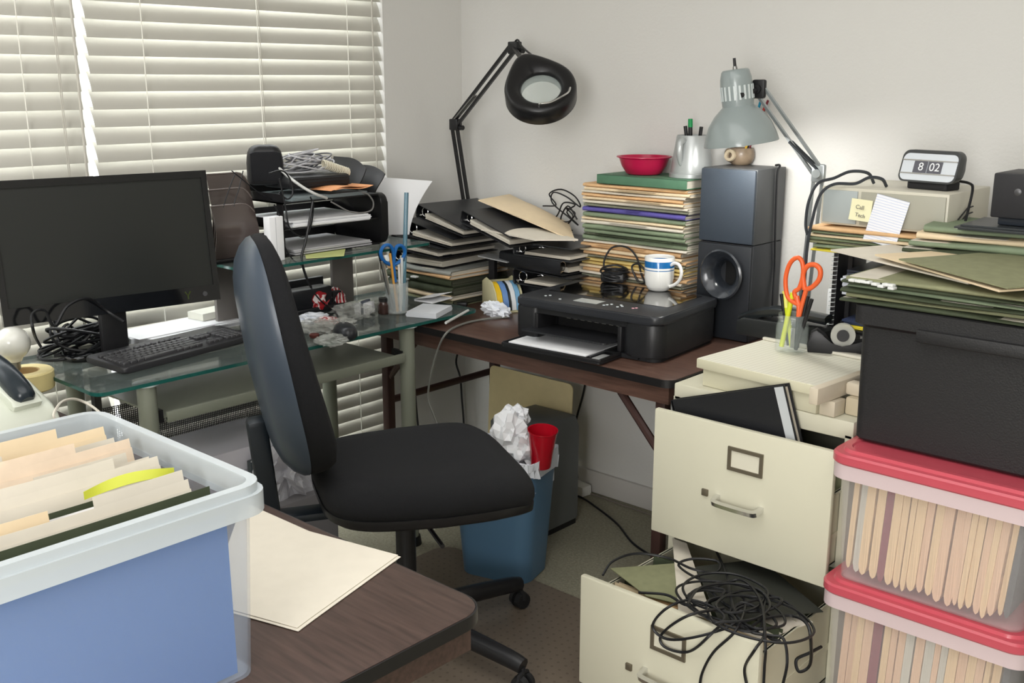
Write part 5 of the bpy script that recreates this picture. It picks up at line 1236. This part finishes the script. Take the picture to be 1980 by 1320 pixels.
edge_folder('long manila folder edge just right of the skewed one on the black box pile', MANILA, (1692, 491), (1932, 561), PZ1 + .031, PZ1 + .020, .20, .004)
edge_folder('broad olive folder on top of the black box pile at the right', OLIVEC, (1738, 500), (1948, 556), PZ1 + .038, PZ1 + .028, .36, .003)
zz = PZ1 + .004
for i, (mat, lab) in enumerate(((GREENC, 'green folder at the bottom of the rear pile under the right speaker'), (DKGREEN, 'dark green folder in the rear pile under the right speaker'), (GREENC, 'green folder, upper middle of the rear pile under the right speaker'), (MANILA, 'manila folder in the rear pile under the right speaker'), (GREENC, 'top green folder of the rear pile, left of the right speaker'))):
    flat_folder('file_folder', lab, mat, (-1.0 + .012 * i, 2.455 + .01 * i, zz), .46, .24, .015, math.radians(-3 + 2.5 * i), 'folders under the right speaker', PAPERS, .003)
    zz += .0165
sheets('dark papers and card sheets just under the right speaker base', -.86, 2.47, zz, .32, .18, .012, M('dark sheet', (52, 56, 58), .4), .04, 3, 'paper_stack', 'papers', None, .012)
zz += .0125
s_ = at(1912, 430, y=2.5)
t = thing('desktop_speaker', 'square black speaker at the right edge, on the rear folder pile', 'speaker', (s_.x, 2.50, zz), math.radians(0))
MB().box(.012, .24, .02, .15, 0, .018, .003).obj('base', M('speaker base', (40, 46, 54), .35), t)
MB().box(0, .25, 0, .16, .018, .118, .004).obj('cabinet', M('speaker black', (40, 40, 43), .5), t)
MB().lathe([(0, .002), (.005, .0015), (.008, 0)], 16, xf((.055, -.0005, .078), rx=PI / 2)).obj('badge', M('dull badge', (92, 92, 94), .4, .5), t)
# ================================================================== grey desk lamp
GRL = M('grey lamp enamel', (142, 152, 152), .28, coat=.3)
base = V((-1.43, 2.86, CZ + .001)); EL = at(1583, 335, y=2.78); HD = at(1468, 172, y=2.70)
t = thing('desk_lamp', 'grey articulated desk lamp with a bell shade, lit, over the box speaker', 'lamp', base)
rel = lambda p: V(p) - base
q = MB(); q.cyl((0, 0, 0), (0, 0, .02), .07, .065, 32); q.cyl((0, 0, .02), (0, 0, .08), .011); q.obj('base', GRL, t)
SA = M('lamp arm silver', (172, 178, 180), .3, .7)
arm(t, V((0, 0, .075)), rel(EL), (.013, .0, -.005), 'lower_arm', SA, .0055)
arm(t, rel(EL), rel(HD), (.012, .0, .008), 'upper_arm', SA, .0055)
q = MB()
for s2 in (-1, 1): q.tube([rel(EL) + V((0, .008 * s2, .01)), rel(EL).lerp(rel(HD), .42) + V((-.01, .008 * s2, -.01))], .0042, 8)
q.obj('springs', M('dark spring', (70, 74, 78), .35, .8), t)
for P_, nm_ in ((rel(EL), 'elbow_joint'), (rel(HD), 'head_joint')):
    q = MB(); q.box(-.02, .02, -.009, .009, -.026, .026, .006); bmesh.ops.translate(q.bm, verts=q.bm.verts[:], vec=P_); q.cyl(P_ + V((0, -.016, 0)), P_ + V((0, .016, 0)), .012, n=14)
    q.obj(nm_, SA if nm_ == 'elbow_joint' else BLACK, t)
RIMC = rel(at(1433, 272, y=2.67)); TOP = rel(at(1421, 128, y=2.652)); ax = (TOP - RIMC); AL = ax.length
SM = Matrix.Translation(RIMC) @ ax.to_track_quat('Z', 'Y').to_matrix().to_4x4()
prof = [(.110, -.008), (.110, -.004), (.104, .018), (.092, .048), (.072, .076), (.050, .096), (.046, .10), (.047, .112), (.048, .15), (.046, .178), (.041, .198), (.036, .203), (0, .204)]
sc_ = AL / .212
inner = [(0, .196), (.034, .196), (.040, .18), (.044, .15), (.043, .104), (.047, .092), (.069, .072), (.089, .044), (.101, .016), (.107, -.006)]
full = [(r * sc_ * .98, z * sc_) for r, z in prof] + [(r * sc_ * .98, z * sc_) for r, z in inner]
MB().lathe(full, 48, SM, closed=False).obj('shade', GRL, t, 45)
q = MB()
for i in range(20):
    a = 2 * PI * i / 20; r_ = .0475 * sc_ * .985
    q.box(-.0028, .0028, r_ - .001, r_ + .0012, .118 * sc_, .158 * sc_, 0, SM @ Matrix.Rotation(a, 4, 'Z'))
q.obj('vent_slots', M('pale slot', (206, 214, 214), .4), t)
q = MB(); q.cyl(SM @ V((0, 0, .2 * sc_)), SM @ V((0, 0, .212 * sc_)), .008, .006, 12); q.obj('collar', STEEL, t)
q = MB(); q.cyl(SM @ V((0, 0, .212 * sc_)), SM @ V((0, 0, .235 * sc_)), .0045, .004, 10); q.obj('switch', BLACK, t)
q = MB(); q.tube([rel(HD), SM @ V((.046 * sc_, 0, .13 * sc_))], .008, 8); q.obj('shade_bracket', BLACK, t)
MB().lathe([(0, .03), (.018, .034), (.03, .052), (.03, .068), (.018, .09), (.013, .11), (.013, .13), (0, .13)], 24, SM).obj('bulb', M('lit bulb', (255, 246, 228), .3, emit=6), t)
ld = bpy.data.lights.new('desk_lamp_light', 'POINT'); ld.energy = 5.5; ld.color = (1, .97, .93); ld.shadow_soft_size = .045
lo_ = bpy.data.objects.new('desk_lamp_light', ld); COL.objects.link(lo_); lo_.location = base + SM @ V((0, 0, .012))
q = MB(); q.sheet(lambda u, v: V((.16 * u, 0, .0 + .2 * v)), 1, 1, .0015)
# white box and envelope edges lit behind the lamp elbow
solo(MB().box(0, .055, 0, .06, 0, .2, .003), 'white_carton', M('white carton', (232, 234, 234), .6), 'narrow white carton behind the spiral notebook, under the lamp elbow', 'carton', (-1.345, 2.84, CZ + .001), .1)
# ================================================================== trays and sorter on the upper glass shelf
SZ = SHZ + .001
SMOKE = M('smoked plastic', (92, 82, 78), .2, coat=.7, clear=.28)
for n_ in SMOKE.node_tree.nodes:
    if n_.type == 'BSDF_TRANSPARENT': n_.inputs[0].default_value = lin((150, 128, 122))
TRB = M('tray black', (17, 17, 19), .42)
t = thing('step_file_sorter', 'smoked dark plastic stepped file sorter with curved panels, left of the tray tower', 'file sorter', (-2.78, 1.70, SZ))
MB().box(-.13, .03, .0, .22, 0, .012, .003).obj('base', TRB, t)
for k in range(3):
    hgt = .172 + .042 * k; y0 = .0 + .030 * k; wd = .150; x0 = .02 - .055 * k
    m = MB()
    def fn(u, v, hgt=hgt, wd=wd):
        top = hgt * (1 - .16 * max(0, (u - .72) / .28) ** 2)
        return V((.022 * math.sin(v * PI) + .004 * v, u * wd, .010 + (top - .01) * v))
    m.sheet(fn, 14, 12, .003)
    bmesh.ops.translate(m.bm, verts=m.bm.verts[:], vec=V((x0, y0, 0)))
    po = m.obj('panel', SMOKE, t, 50)
    MB().tube([V((x0 + fn(u / 10, 1).x, y0 + fn(u / 10, 1).y, fn(u / 10, 1).z)) for u in range(11)], .0028, 6).obj('edge_highlight', M('panel edge highlight', (104, 94, 90), .25, coat=.6), po)  # lighter tube added as a painted highlight along the panel's top edge
TT = (-2.945, 1.915, SZ)
t = thing('letter_tray', 'black three-tier letter tray tower on the glass shelf by the window', 'letter tray', TT)
tw, tdp = .245, .385
for k, zz in enumerate((.0, .085, .165)):
    q = MB(); q.box(0, tw, 0, tdp, zz, zz + .005); q.box(0, .005, 0, tdp, zz, zz + .045); q.box(0, tw, 0, .005, zz, zz + .03)
    q.obj('tray', TRB, t)
q = MB()
q.prism(rrect(0, tw + .012, 0, .17, .03, 5), tdp, tdp + .03, Matrix(((1, 0, 0, 0), (0, 0, 1, 0), (0, 1, 0, 0), (0, 0, 0, 1))), bev=.004); q.obj('end_block', TRB, t)
q = MB(); q.box(tw - .04, tw - .01, 0.005, .01, 0.005, .17); q.obj('end_bracket', TRB, t)
def curved_end(label, x, y, z, hgt, wd, mat):
    m = MB()
    m.sheet(lambda u, v: V((wd * u, .018 * math.sin(v * PI * .5) ** 2 + .03 * v, hgt * v * (1 - .28 * max(0, (u - .45) / .55) ** 2.2))), 14, 8, .004)
    return m
m = curved_end('', 0, 0, 0, .115, .17, TRB); bmesh.ops.translate(m.bm, verts=m.bm.verts[:], vec=V((.03, tdp - .06, .168))); m.obj('curved_end', TRB, t, 50)
m = curved_end('', 0, 0, 0, .085, .17, TRB); bmesh.ops.translate(m.bm, verts=m.bm.verts[:], vec=V((.05, tdp + .005, .17))); m.obj('curved_end', TRB, t, 50)
def tsheet(label, y0, z, wy, wx, h, mat, n=3, x0=.02, name='paper_stack', cat='papers', rz=0, ov=.006):
    return sheets(label, TT[0] + x0, TT[1] + y0, SZ + z, wx, wy, h, mat, rz, n, name, cat, 'papers in the tray tower on the glass shelf', ov)
tsheet('grey-white papers in the lowest tray of the shelf tower', .03, .0055, .31, .235, .016, M('grey paper', (186, 186, 188), .6), 4)
tsheet('white paper stack curling out of the middle tray of the shelf tower', .035, .0905, .30, .25, .022, WHITE, 5, .01, rz=-.05)
tsheet('grey plastic wallet in the upper tray of the shelf tower', .04, .1705, .29, .23, .012, M('grey wallet', (128, 138, 140), .3), 3)
px_folder('yellow-green slip of paper on the glass shelf under the tray tower', M('lime paper', (218, 226, 150), .7), ((588, 486), (668, 481), (665, 495), (592, 500)), (SZ + .001,) * 4, .0008, 0, 'paper_slip', 'paper')
TZ2 = SZ + .165 + .02
t = thing('cable_modem', 'flat black ribbed device lying on top of the shelf tray tower', 'electronic device', (-2.93, 2.0, TZ2 + .014), math.radians(-4))
m = MB(); m.box(0, .17, 0, .235, 0, .04, .012)
m.obj('case', BLACK, t)
m = MB()
for i in range(3): m.box(.168, .173, .015, .22, .008 + i * .010, .012 + i * .010, .001)
m.obj('ribs', BLACKM, t)
EN = M('orange kraft', (222, 156, 106), .75, var=.08)
ez = TZ2 + .004
for i in range(2):
    m = MB(); m.sheet(lambda u, v: V((.10 * v, .165 * u, .006 * math.sin(u * 5 + i) + .004 * i + .01 * u)), 10, 4, .0012)
    solo(m, 'kraft_envelope', EN, ['upper', 'lower'][i] + ' crinkled orange kraft envelope at the front of the shelf tray tower', 'envelope', (-2.772 + .01 * i, 2.075 + .012 * i, ez + .006 - .006 * i), .08, 'kraft envelopes on the tray tower')
satellite_speaker('small rounded black speaker standing on the smoked file sorter by the window', (-2.868, 1.975, SZ + .212), math.radians(60), 'small black computer speakers', .125, .115, .075)
# tangled silver cords on the device
r6 = random.Random(17); SILC = M('silver grey cord', (186, 186, 190), .35)
for i in range(3):
    cable('silver_cord', tangle((-2.845, 2.10 + .01 * i, TZ2 + .06), .06, .10, .075, 5, r6, .35, .0), .0026, SILC if i < 2 else M('dark grey cord', (84, 84, 88), .4), ['silver-grey cord forming the lower loops on top of the tray tower', 'silver-grey cord forming the upper loops on top of the tray tower', 'dark grey cord mixed into the silver loops on top of the tray tower'][i], 5, 'cord', 'cords heaped on the tray tower', 6)
hel = []
for i in range(150):
    a = i * .62; s_ = i / 150
    hel.append(V((-2.80 + .035 * s_ + .013 * math.cos(a), 2.155 + .075 * s_, TZ2 + .085 - .03 * s_ + .013 * math.sin(a))))
solo(MB().tube([p - hel[0] for p in hel], .0028, 5), 'coiled_phone_cord', M('cream coil cord', (206, 200, 180), .5), 'cream coiled telephone cord at the right end of the silver loops', 'cord', hel[0])
xs = -2.685
cable('grey_cord', [at(520, 300, x=-2.86), at(545, 330, x=-2.80), at(580, 358, x=-2.72), at(610, 375, x=xs), at(632, 383, x=xs - .01)], .0045, M('light grey cord', (196, 196, 192), .4), 'thick light grey cord crossing the front of the tray tower diagonally', cat='cord')
for lab, pts_, r_ in (('black cable falling from the tray tower to the mouse', ((605, 388), (598, 430), (590, 470), (583, 500), (592, 535), (602, 556)), .004),
                     ('thin black cable looping in front of the middle tray', ((540, 345), (552, 400), (560, 440), (585, 458), (600, 440), (606, 400), (600, 380)), .0026),
                     ('thin black cable hanging from the top of the tray tower over its left end', ((520, 335), (545, 330), (560, 345), (566, 372), (556, 385), (540, 372)), .0026),
                     ('thin black cable hanging down beside the white carton', ((530, 395), (545, 430), (548, 470), (565, 500), (582, 512)), .0026),
                     ('thin black cable curling round the right end of the tray tower', ((640, 390), (680, 410), (715, 408), (722, 392), (712, 376), (700, 372)), .0026)):
    cable('hanging_cable', [at(px, py, x=xs + .012) for px, py in pts_], r_, CABLE if 'right end' not in lab else M('mid grey cord', (120, 118, 116), .4), lab)
for i, pts_ in enumerate((((455, 335), (445, 360), (432, 400), (435, 412)), ((470, 330), (462, 365), (452, 400), (450, 470)), ((448, 330), (475, 352), (500, 372), (530, 388)))):
    cable('hanging_cable', [at(px, py, x=-2.755) for px, py in pts_], .0018, CABLE, ['thin wire looping down the left of the smoked file sorter', 'thin wire hanging straight down the smoked file sorter', 'thin wire slanting across the smoked file sorter'][i])
wb = at(515, 490, x=-2.665)
t = thing('white_carton', 'slim upright white carton between the file sorter and the tray tower', 'carton', (-2.69, wb.y + .012, SZ), math.radians(4))
MB().box(0, .03, 0, .052, 0, .135, .002).obj('sleeve', WHITE, t); MB().box(.0301, .0306, .022, .0235, .002, .133).obj('fold_line', M('fold grey', (186, 188, 192), .7), t)
m = MB(); m.sheet(lambda u, v: V((.16 * u + .02 * math.sin(v * 1.4) , .16 * u + .10 * v * v * u, .215 * v - .03 * u * v)), 8, 10, .0008)
solo(m, 'curved_paper', WHITE, 'large white paper sheet curving up behind the tray tower by the window edge', 'paper', (-2.955, 2.36, SZ + .0), 0)
# ================================================================== on the glass beside the mouse
g = GZ + .001
t = thing('desk_organizer', 'long black desk organizer tray on the glass under the shelf', 'desk organizer', (-2.915, 1.866, g), math.radians(0))
m = MB(); m.box(0, .13, 0, .342, 0, .022, .004); m.box(0, .02, 0, .342, .02, .10, .004); m.box(.06, .12, 0.0, .30, .02, .085, .006); m.obj('body', M('organizer black', (34, 36, 40), .35), t)
m = MB(); m.box(.131, .133, .02, .32, .009, .011); m.box(.02, .12, .302, .34, .022, .062, .003); m.obj('drawer_line', BLACKM, t)
RW = M('red foil', (190, 44, 50), .3)
n_, l_, b_ = nodes_of(RW)
tc = n_.new('ShaderNodeTexCoord'); wv = n_.new('ShaderNodeTexWave'); wv.inputs['Scale'].default_value = 26; wv.inputs['Distortion'].default_value = 3; l_.new(tc.outputs['Object'], wv.inputs['Vector'])
rp = n_.new('ShaderNodeValToRGB'); l_.new(wv.outputs['Fac'], rp.inputs[0]); rp.color_ramp.elements[0].position = .5; rp.color_ramp.elements[1].position = .62
rp.color_ramp.elements[0].color = lin((176, 36, 44)); rp.color_ramp.elements[1].color = lin((236, 224, 222)); l_.new(rp.outputs[0], b_.inputs['Base Color'])
for i, (px, py, r_, sq) in enumerate(((612, 588, .036, (.8, 1.0, .9)), (650, 580, .03, (.9, 1.0, .95)), (632, 612, .022, (1, 1.6, .45)))):
    p = at(px, py + 14, z=g); m = MB(); crumple(m, r_ * 1.1, 40 + i, .45, 3, sq)
    solo(m, 'candy_wrapper', RW, ['crumpled red and white wrapper left of the mouse cable', 'crumpled red and white wrapper right of the mouse cable', 'flattened red wrapper just behind the mouse'][i], 'wrapper', (p.x, p.y, g + r_ * sq[2] * 1.12), i, 'red wrappers on the glass desk', sharp=15)
CW = M('clear film', (206, 208, 202), .12, clear=.72, coat=.5)
for i, (px, py, r_) in enumerate(((682, 612, .036), (650, 640, .034), (610, 640, .03), (640, 665, .024))):
    p = at(px, py, z=g); m = MB(); crumple(m, r_ * 1.2, 60 + i, .8, 4, (1.2, 1.2, .42))
    solo(m, 'plastic_wrap', CW, ['crumpled clear film behind the mouse', 'crumpled clear film left of the mouse', 'crumpled clear film beside the chair back', 'crumpled clear film nearest the desk edge'][i], 'plastic wrap', (p.x, p.y, g + r_ * .5), i * .8, 'crumpled clear film on the glass desk', sharp=12)
p = at(605, 622, z=g); m = MB(); crumple(m, .034, 71, .6, 4, (1, 1.3, .4)); solo(m, 'crumpled_tissue', M('tissue white', (228, 232, 238), .7), 'white crumpled tissue between the red wrapper and the chair back', 'tissue', (p.x, p.y, g + .013), 0, sharp=15)
p = at(608, 652, z=g)
solo(MB().lathe([(0, 0), (.013, 0), (.015, .003), (.015, .010), (.012, .012), (0, .012)], 20), 'bottle_cap', M('brown cap', (92, 48, 42), .35), 'dark brown bottle cap near the front edge of the glass desk', 'bottle cap', (p.x, p.y, g))
mo = at(668, 650, z=g)
t = thing('computer_mouse', 'black computer mouse on the glass desk near its front edge', 'mouse', (mo.x, mo.y, g), math.radians(62))
mo_out = [(.036 * math.cos(2 * PI * i / 28) * (1 + .08 * math.sin(2 * PI * i / 28)), .062 * math.sin(2 * PI * i / 28)) for i in range(28)]
m = MB(); pillow(m, mo_out, [(.004, 0), (0, .006), (0, .016), (.004, .026), (.012, .033), (.02, .036)])
m.obj('body', M('mouse black', (36, 38, 42), .35), t, 50)
MB().cyl((-.004, .03, .031), (.004, .03, .031), .008, n=16).obj('scroll_wheel', M('wheel grey', (120, 120, 122), .3), t)
cable('mouse_cable', [V((mo.x, mo.y, g)) + Matrix.Rotation(math.radians(62), 3, 'Z') @ V((0, .054, .012)), at(648, 602, z=g + .02), at(628, 588, z=g + .03), at(612, 572, x=-2.72), at(603, 558, x=xs + .01)], .0028, CABLE, 'black mouse cable running up to the tray tower')
p = at(707, 606, z=g)
t = thing('card_box', 'small white card block with a dark clip beside the brown jar', 'card block', (p.x, p.y, g), math.radians(20))
MB().box(-.028, .026, -.022, .022, 0, .038, .001, Matrix.Rotation(-.14, 4, 'Y')).obj('cards', WHITE, t); MB().box(-.004, .005, -.024, .024, 0, .046, .001).obj('clip', M('slate clip', (78, 84, 96), .4), t)
p = at(742, 606, z=g)
t = thing('brown_jar', 'small dark brown glass bottle beside the pen cup', 'bottle', (p.x, p.y, g))
MB().lathe([(0, 0), (.018, 0), (.02, .003), (.02, .03), (.014, .036), (.013, .042), (0, .042)], 24).obj('bottle', M('brown glass', (66, 46, 42), .1, coat=.5), t)
MB().lathe([(0, .042), (.0155, .042), (.0155, .054), (0, .054)], 20).obj('cap', BLACK, t)
# pen cup
pc_ = at(768, 604, z=g)
t = thing('pen_cup', 'clear plastic pen cup packed with pencils and blue scissors on the glass desk', 'pen cup', (pc_.x, pc_.y, g))
MB().lathe([(0, 0), (.034, 0), (.037, .003), (.04, .105), (.0385, .105), (.0355, .005), (0, .004)], 32).obj('cup', M('clear cup', (214, 222, 222), .08, clear=.72), t)
PB = V((pc_.x, pc_.y, g + .006)); pcp = lambda px, py, dx=0: at(px, py, x=pc_.x + dx)
BLU = M('blue plastic', (26, 104, 178), .35)
for i, (lab, bx, by, px, py, dx, r_, col, nm_) in enumerate((('orange-yellow pencil at the front of the pen cup', .006, -.004, 754, 490, .02, .0042, (226, 166, 76), 'pencil'), ('second yellow pencil in the pen cup', .0, .004, 760, 500, .01, .0042, (220, 176, 96), 'pencil'),
        ('pale wooden paint brush at the left of the pen cup', -.012, -.014, 741, 498, .0, .0036, (196, 188, 172), 'paint_brush'), ('grey pen leaning left in the pen cup', -.004, -.018, 738, 505, .015, .004, (120, 120, 116), 'ballpoint_pen'),
        ('white pen at the right of the pen cup', .01, .014, 777, 498, .02, .0045, (226, 228, 226), 'ballpoint_pen'), ('light blue marker at the right of the pen cup', .0, .018, 781, 505, .01, .005, (150, 190, 206), 'marker_pen'),
        ('black marker at the back of the pen cup', -.02, -.004, 733, 488, -.02, .0055, (26, 26, 28), 'marker_pen'), ('white plastic knife in the pen cup', .016, .006, 771, 512, .025, .004, (232, 232, 228), 'plastic_knife'))):
    pen(lab, PB + V((bx * .8, by * .8, 0)), pcp(px, py, dx), r_, M(lab, col, .45), None, nm_, 'pencil' if nm_ == 'pencil' else ('knife' if 'knife' in nm_ else ('paint brush' if 'brush' in nm_ else 'pen')), 'pens in the clear pen cup')
pa, pb_ = PB + V((.012, .016, 0)), pcp(786, 372, .0)
t = thing('glass_tube', 'tall blue-green tinted tube rising from the pen cup', 'tube', pa)
MB().cyl((0, 0, 0), pb_ - pa, .0075, n=12).obj('tube', M('teal tinted plastic', (96, 140, 158), .12, clear=.3, coat=.4), t)
MB().cyl((pb_ - pa) * .72, (pb_ - pa) * .998, .0055, n=10).obj('white_core', M('pale core', (220, 226, 236), .4), t)
t = thing('scissors', 'scissors with bright blue handles standing in the clear pen cup', 'scissors', PB)
S2 = lambda px, py: pcp(px, py, .012) - PB
for pts_ in (((757, 512), (742, 504), (736, 489), (742, 476), (753, 474), (760, 484), (761, 498)), ((761, 512), (763, 490), (768, 476), (778, 476), (783, 487), (778, 500), (769, 508))):
    P_ = [S2(*p) for p in pts_]; MB().tube(smooth_path(P_ + [P_[0]], 5), .006, 8).obj('handle_loop', BLU, t)
MB().tube([S2(760, 510), S2(762, 530), S2(764, 545)], .0065, 8).obj('shank', BLU, t)
MB().tube([S2(763, 540), V((0, 0, .004))], [.005, .0015], 4).obj('blades', STEEL, t)
# notepads and pen at the right end of the glass
p = at(832, 606, z=g)
t = thing('note_pad', 'thick white spiral notepad lying on the right corner of the glass desk', 'note pad', (p.x, p.y, g), math.radians(24))
m = MB()
for i in range(5): m.box(-.055 + rnd.uniform(-.004, .004), .05, -.07, .07 + rnd.uniform(-.004, .004), i * .0036, i * .0036 + .0033)
m.obj('pages', M('pad paper', (222, 226, 232), .6), t)
p = at(842, 590, z=g)
t = thing('note_pad', 'smaller folded white notepad on top of the thick spiral notepad', 'note pad', (p.x - .01, p.y + .0, g + .0185), math.radians(8))
m = MB(); m.box(-.04, .04, -.055, .055, 0, .004); m.sheet(lambda u, v: V((-.04 + .08 * v, -.055 + .11 * u, .006 + .016 * v)), 4, 4, .0012); m.box(-.04, -.0385, -.055, .055, 0, .007); m.obj('pages', WHITE, t)
pen('pale grey pen on the very corner of the glass desk', at(862, 624, z=g + .005), at(905, 600, z=g + .005), .0045, M('pale grey pen', (206, 208, 204), .35), None, 'ballpoint_pen')
for i, (px, py) in enumerate(((880, 598), (893, 592))):
    p = at(px, py, z=TZ); solo(MB().box(-.02, .02, -.012, .012, 0, .016, .004), 'binder_clip', BLACK, ['black binder clip beside the notepads', 'black binder clip nearest the cream disk holder'][i], 'binder clip', (p.x, p.y, TZ), .6 * i, 'black clips by the notepads')
# ================================================================== below the glass desk
t = thing('white_carton', 'white cardboard carton standing on the carpet under the glass desk', 'carton', (-2.82, 1.52, .0), 0)
MB().box(0, .25, 0, .30, .0, .47, .004).obj('box', M('shaded white card', (214, 212, 220), .7), t); MB().box(.2501, .251, .0, .30, .40, .402).obj('flap_seam', M('seam grey', (170, 168, 176), .7), t)
p = at(484, 900, x=-2.566)
t = thing('cable_connector', 'grey cable connector hanging against the white carton under the desk', 'connector', p)
MB().box(0, .02, -.012, .012, -.02, .02, .003).obj('plug', M('connector grey', (76, 84, 86), .4), t); MB().tube([(.01, .014, .12), (.01, .014, .02), (.01, .012, -.03)], .003, 6).obj('lead', M('white lead', (222, 222, 226), .4), t)
p = at(575, 955, x=-2.30)
m = MB(); crumple(m, .075, 90, .9, 4, (.8, .9, 1.0)); solo(m, 'plastic_bag', M('bag film', (206, 206, 212), .25, clear=.35), 'crumpled clear plastic bag of packing behind the chair seat', 'plastic bag', (-2.478, 1.715, .402), 0, sharp=12)
t = thing('packing_box', 'low grey carton under the desk carrying the crumpled plastic bag', 'carton', (-2.562, 1.60, 0)); MB().box(0, .17, 0, .24, 0, .335, .004).obj('box', M('grey carton', (120, 118, 120), .7), t)
# cords under the tables
cable('wall_cord', [(-2.33, 2.985, .70), (-2.332, 2.984, .55), (-2.35, 2.98, .40), (-2.39, 2.972, .22), (-2.36, 2.962, .05)], .004, CABLE, 'black cord hanging down the back wall above the computer tower', cat='cord')
cable('wall_cord', [at(888, 672, y=2.93), at(882, 700, y=2.93), at(890, 730, y=2.93), at(893, 770, y=2.93), at(896, 805, y=2.93), at(898, 850, y=2.93)], .004, CABLE, 'black cord hanging by the rear left table leg', cat='cord')
cable('wall_cord', [at(797, 690, x=-2.9), at(799, 720, x=-2.9), at(802, 750, x=-2.9), at(806, 800, x=-2.9), at(812, 860, x=-2.9)], .004, CABLE, 'black cord hanging in the corner behind the grey desk leg', cat='cord')
cable('loose_cord', [at(985, 612, z=TZ + .004), at(930, 618, z=TZ + .004), at(890, 628, z=TZ + .005), at(862, 645, y=2.277), at(845, 680, y=2.278), at(832, 730, y=2.278), at(828, 770, y=2.28), at(838, 800, y=2.285), at(850, 830, y=2.29)], .0036, M('grey desk cord', (120, 120, 114), .4), 'grey cord draping off the walnut table in front of the desk leg', cat='cord')

p = at(868, 566, z=TZ); m = MB(); crumple(m, .05, 95, .7, 4, (.9, 1.3, .6)); solo(m, 'cable_pouch', M('black pouch', (18, 19, 20), .5), 'small crumpled black pouch in front of the left binder pile', 'pouch', (p.x + .02, p.y - .04, TZ + .03), .3, sharp=20)
SC.view_settings.view_transform = 'Standard'; SC.view_settings.look = 'None'; SC.view_settings.gamma = 1
SC.view_settings.use_curve_mapping = False; SC.view_settings.exposure = -0.09
SC.cycles.use_denoising = True
SC.cycles.max_bounces = 8; SC.cycles.transparent_max_bounces = 24; SC.cycles.diffuse_bounces = 4
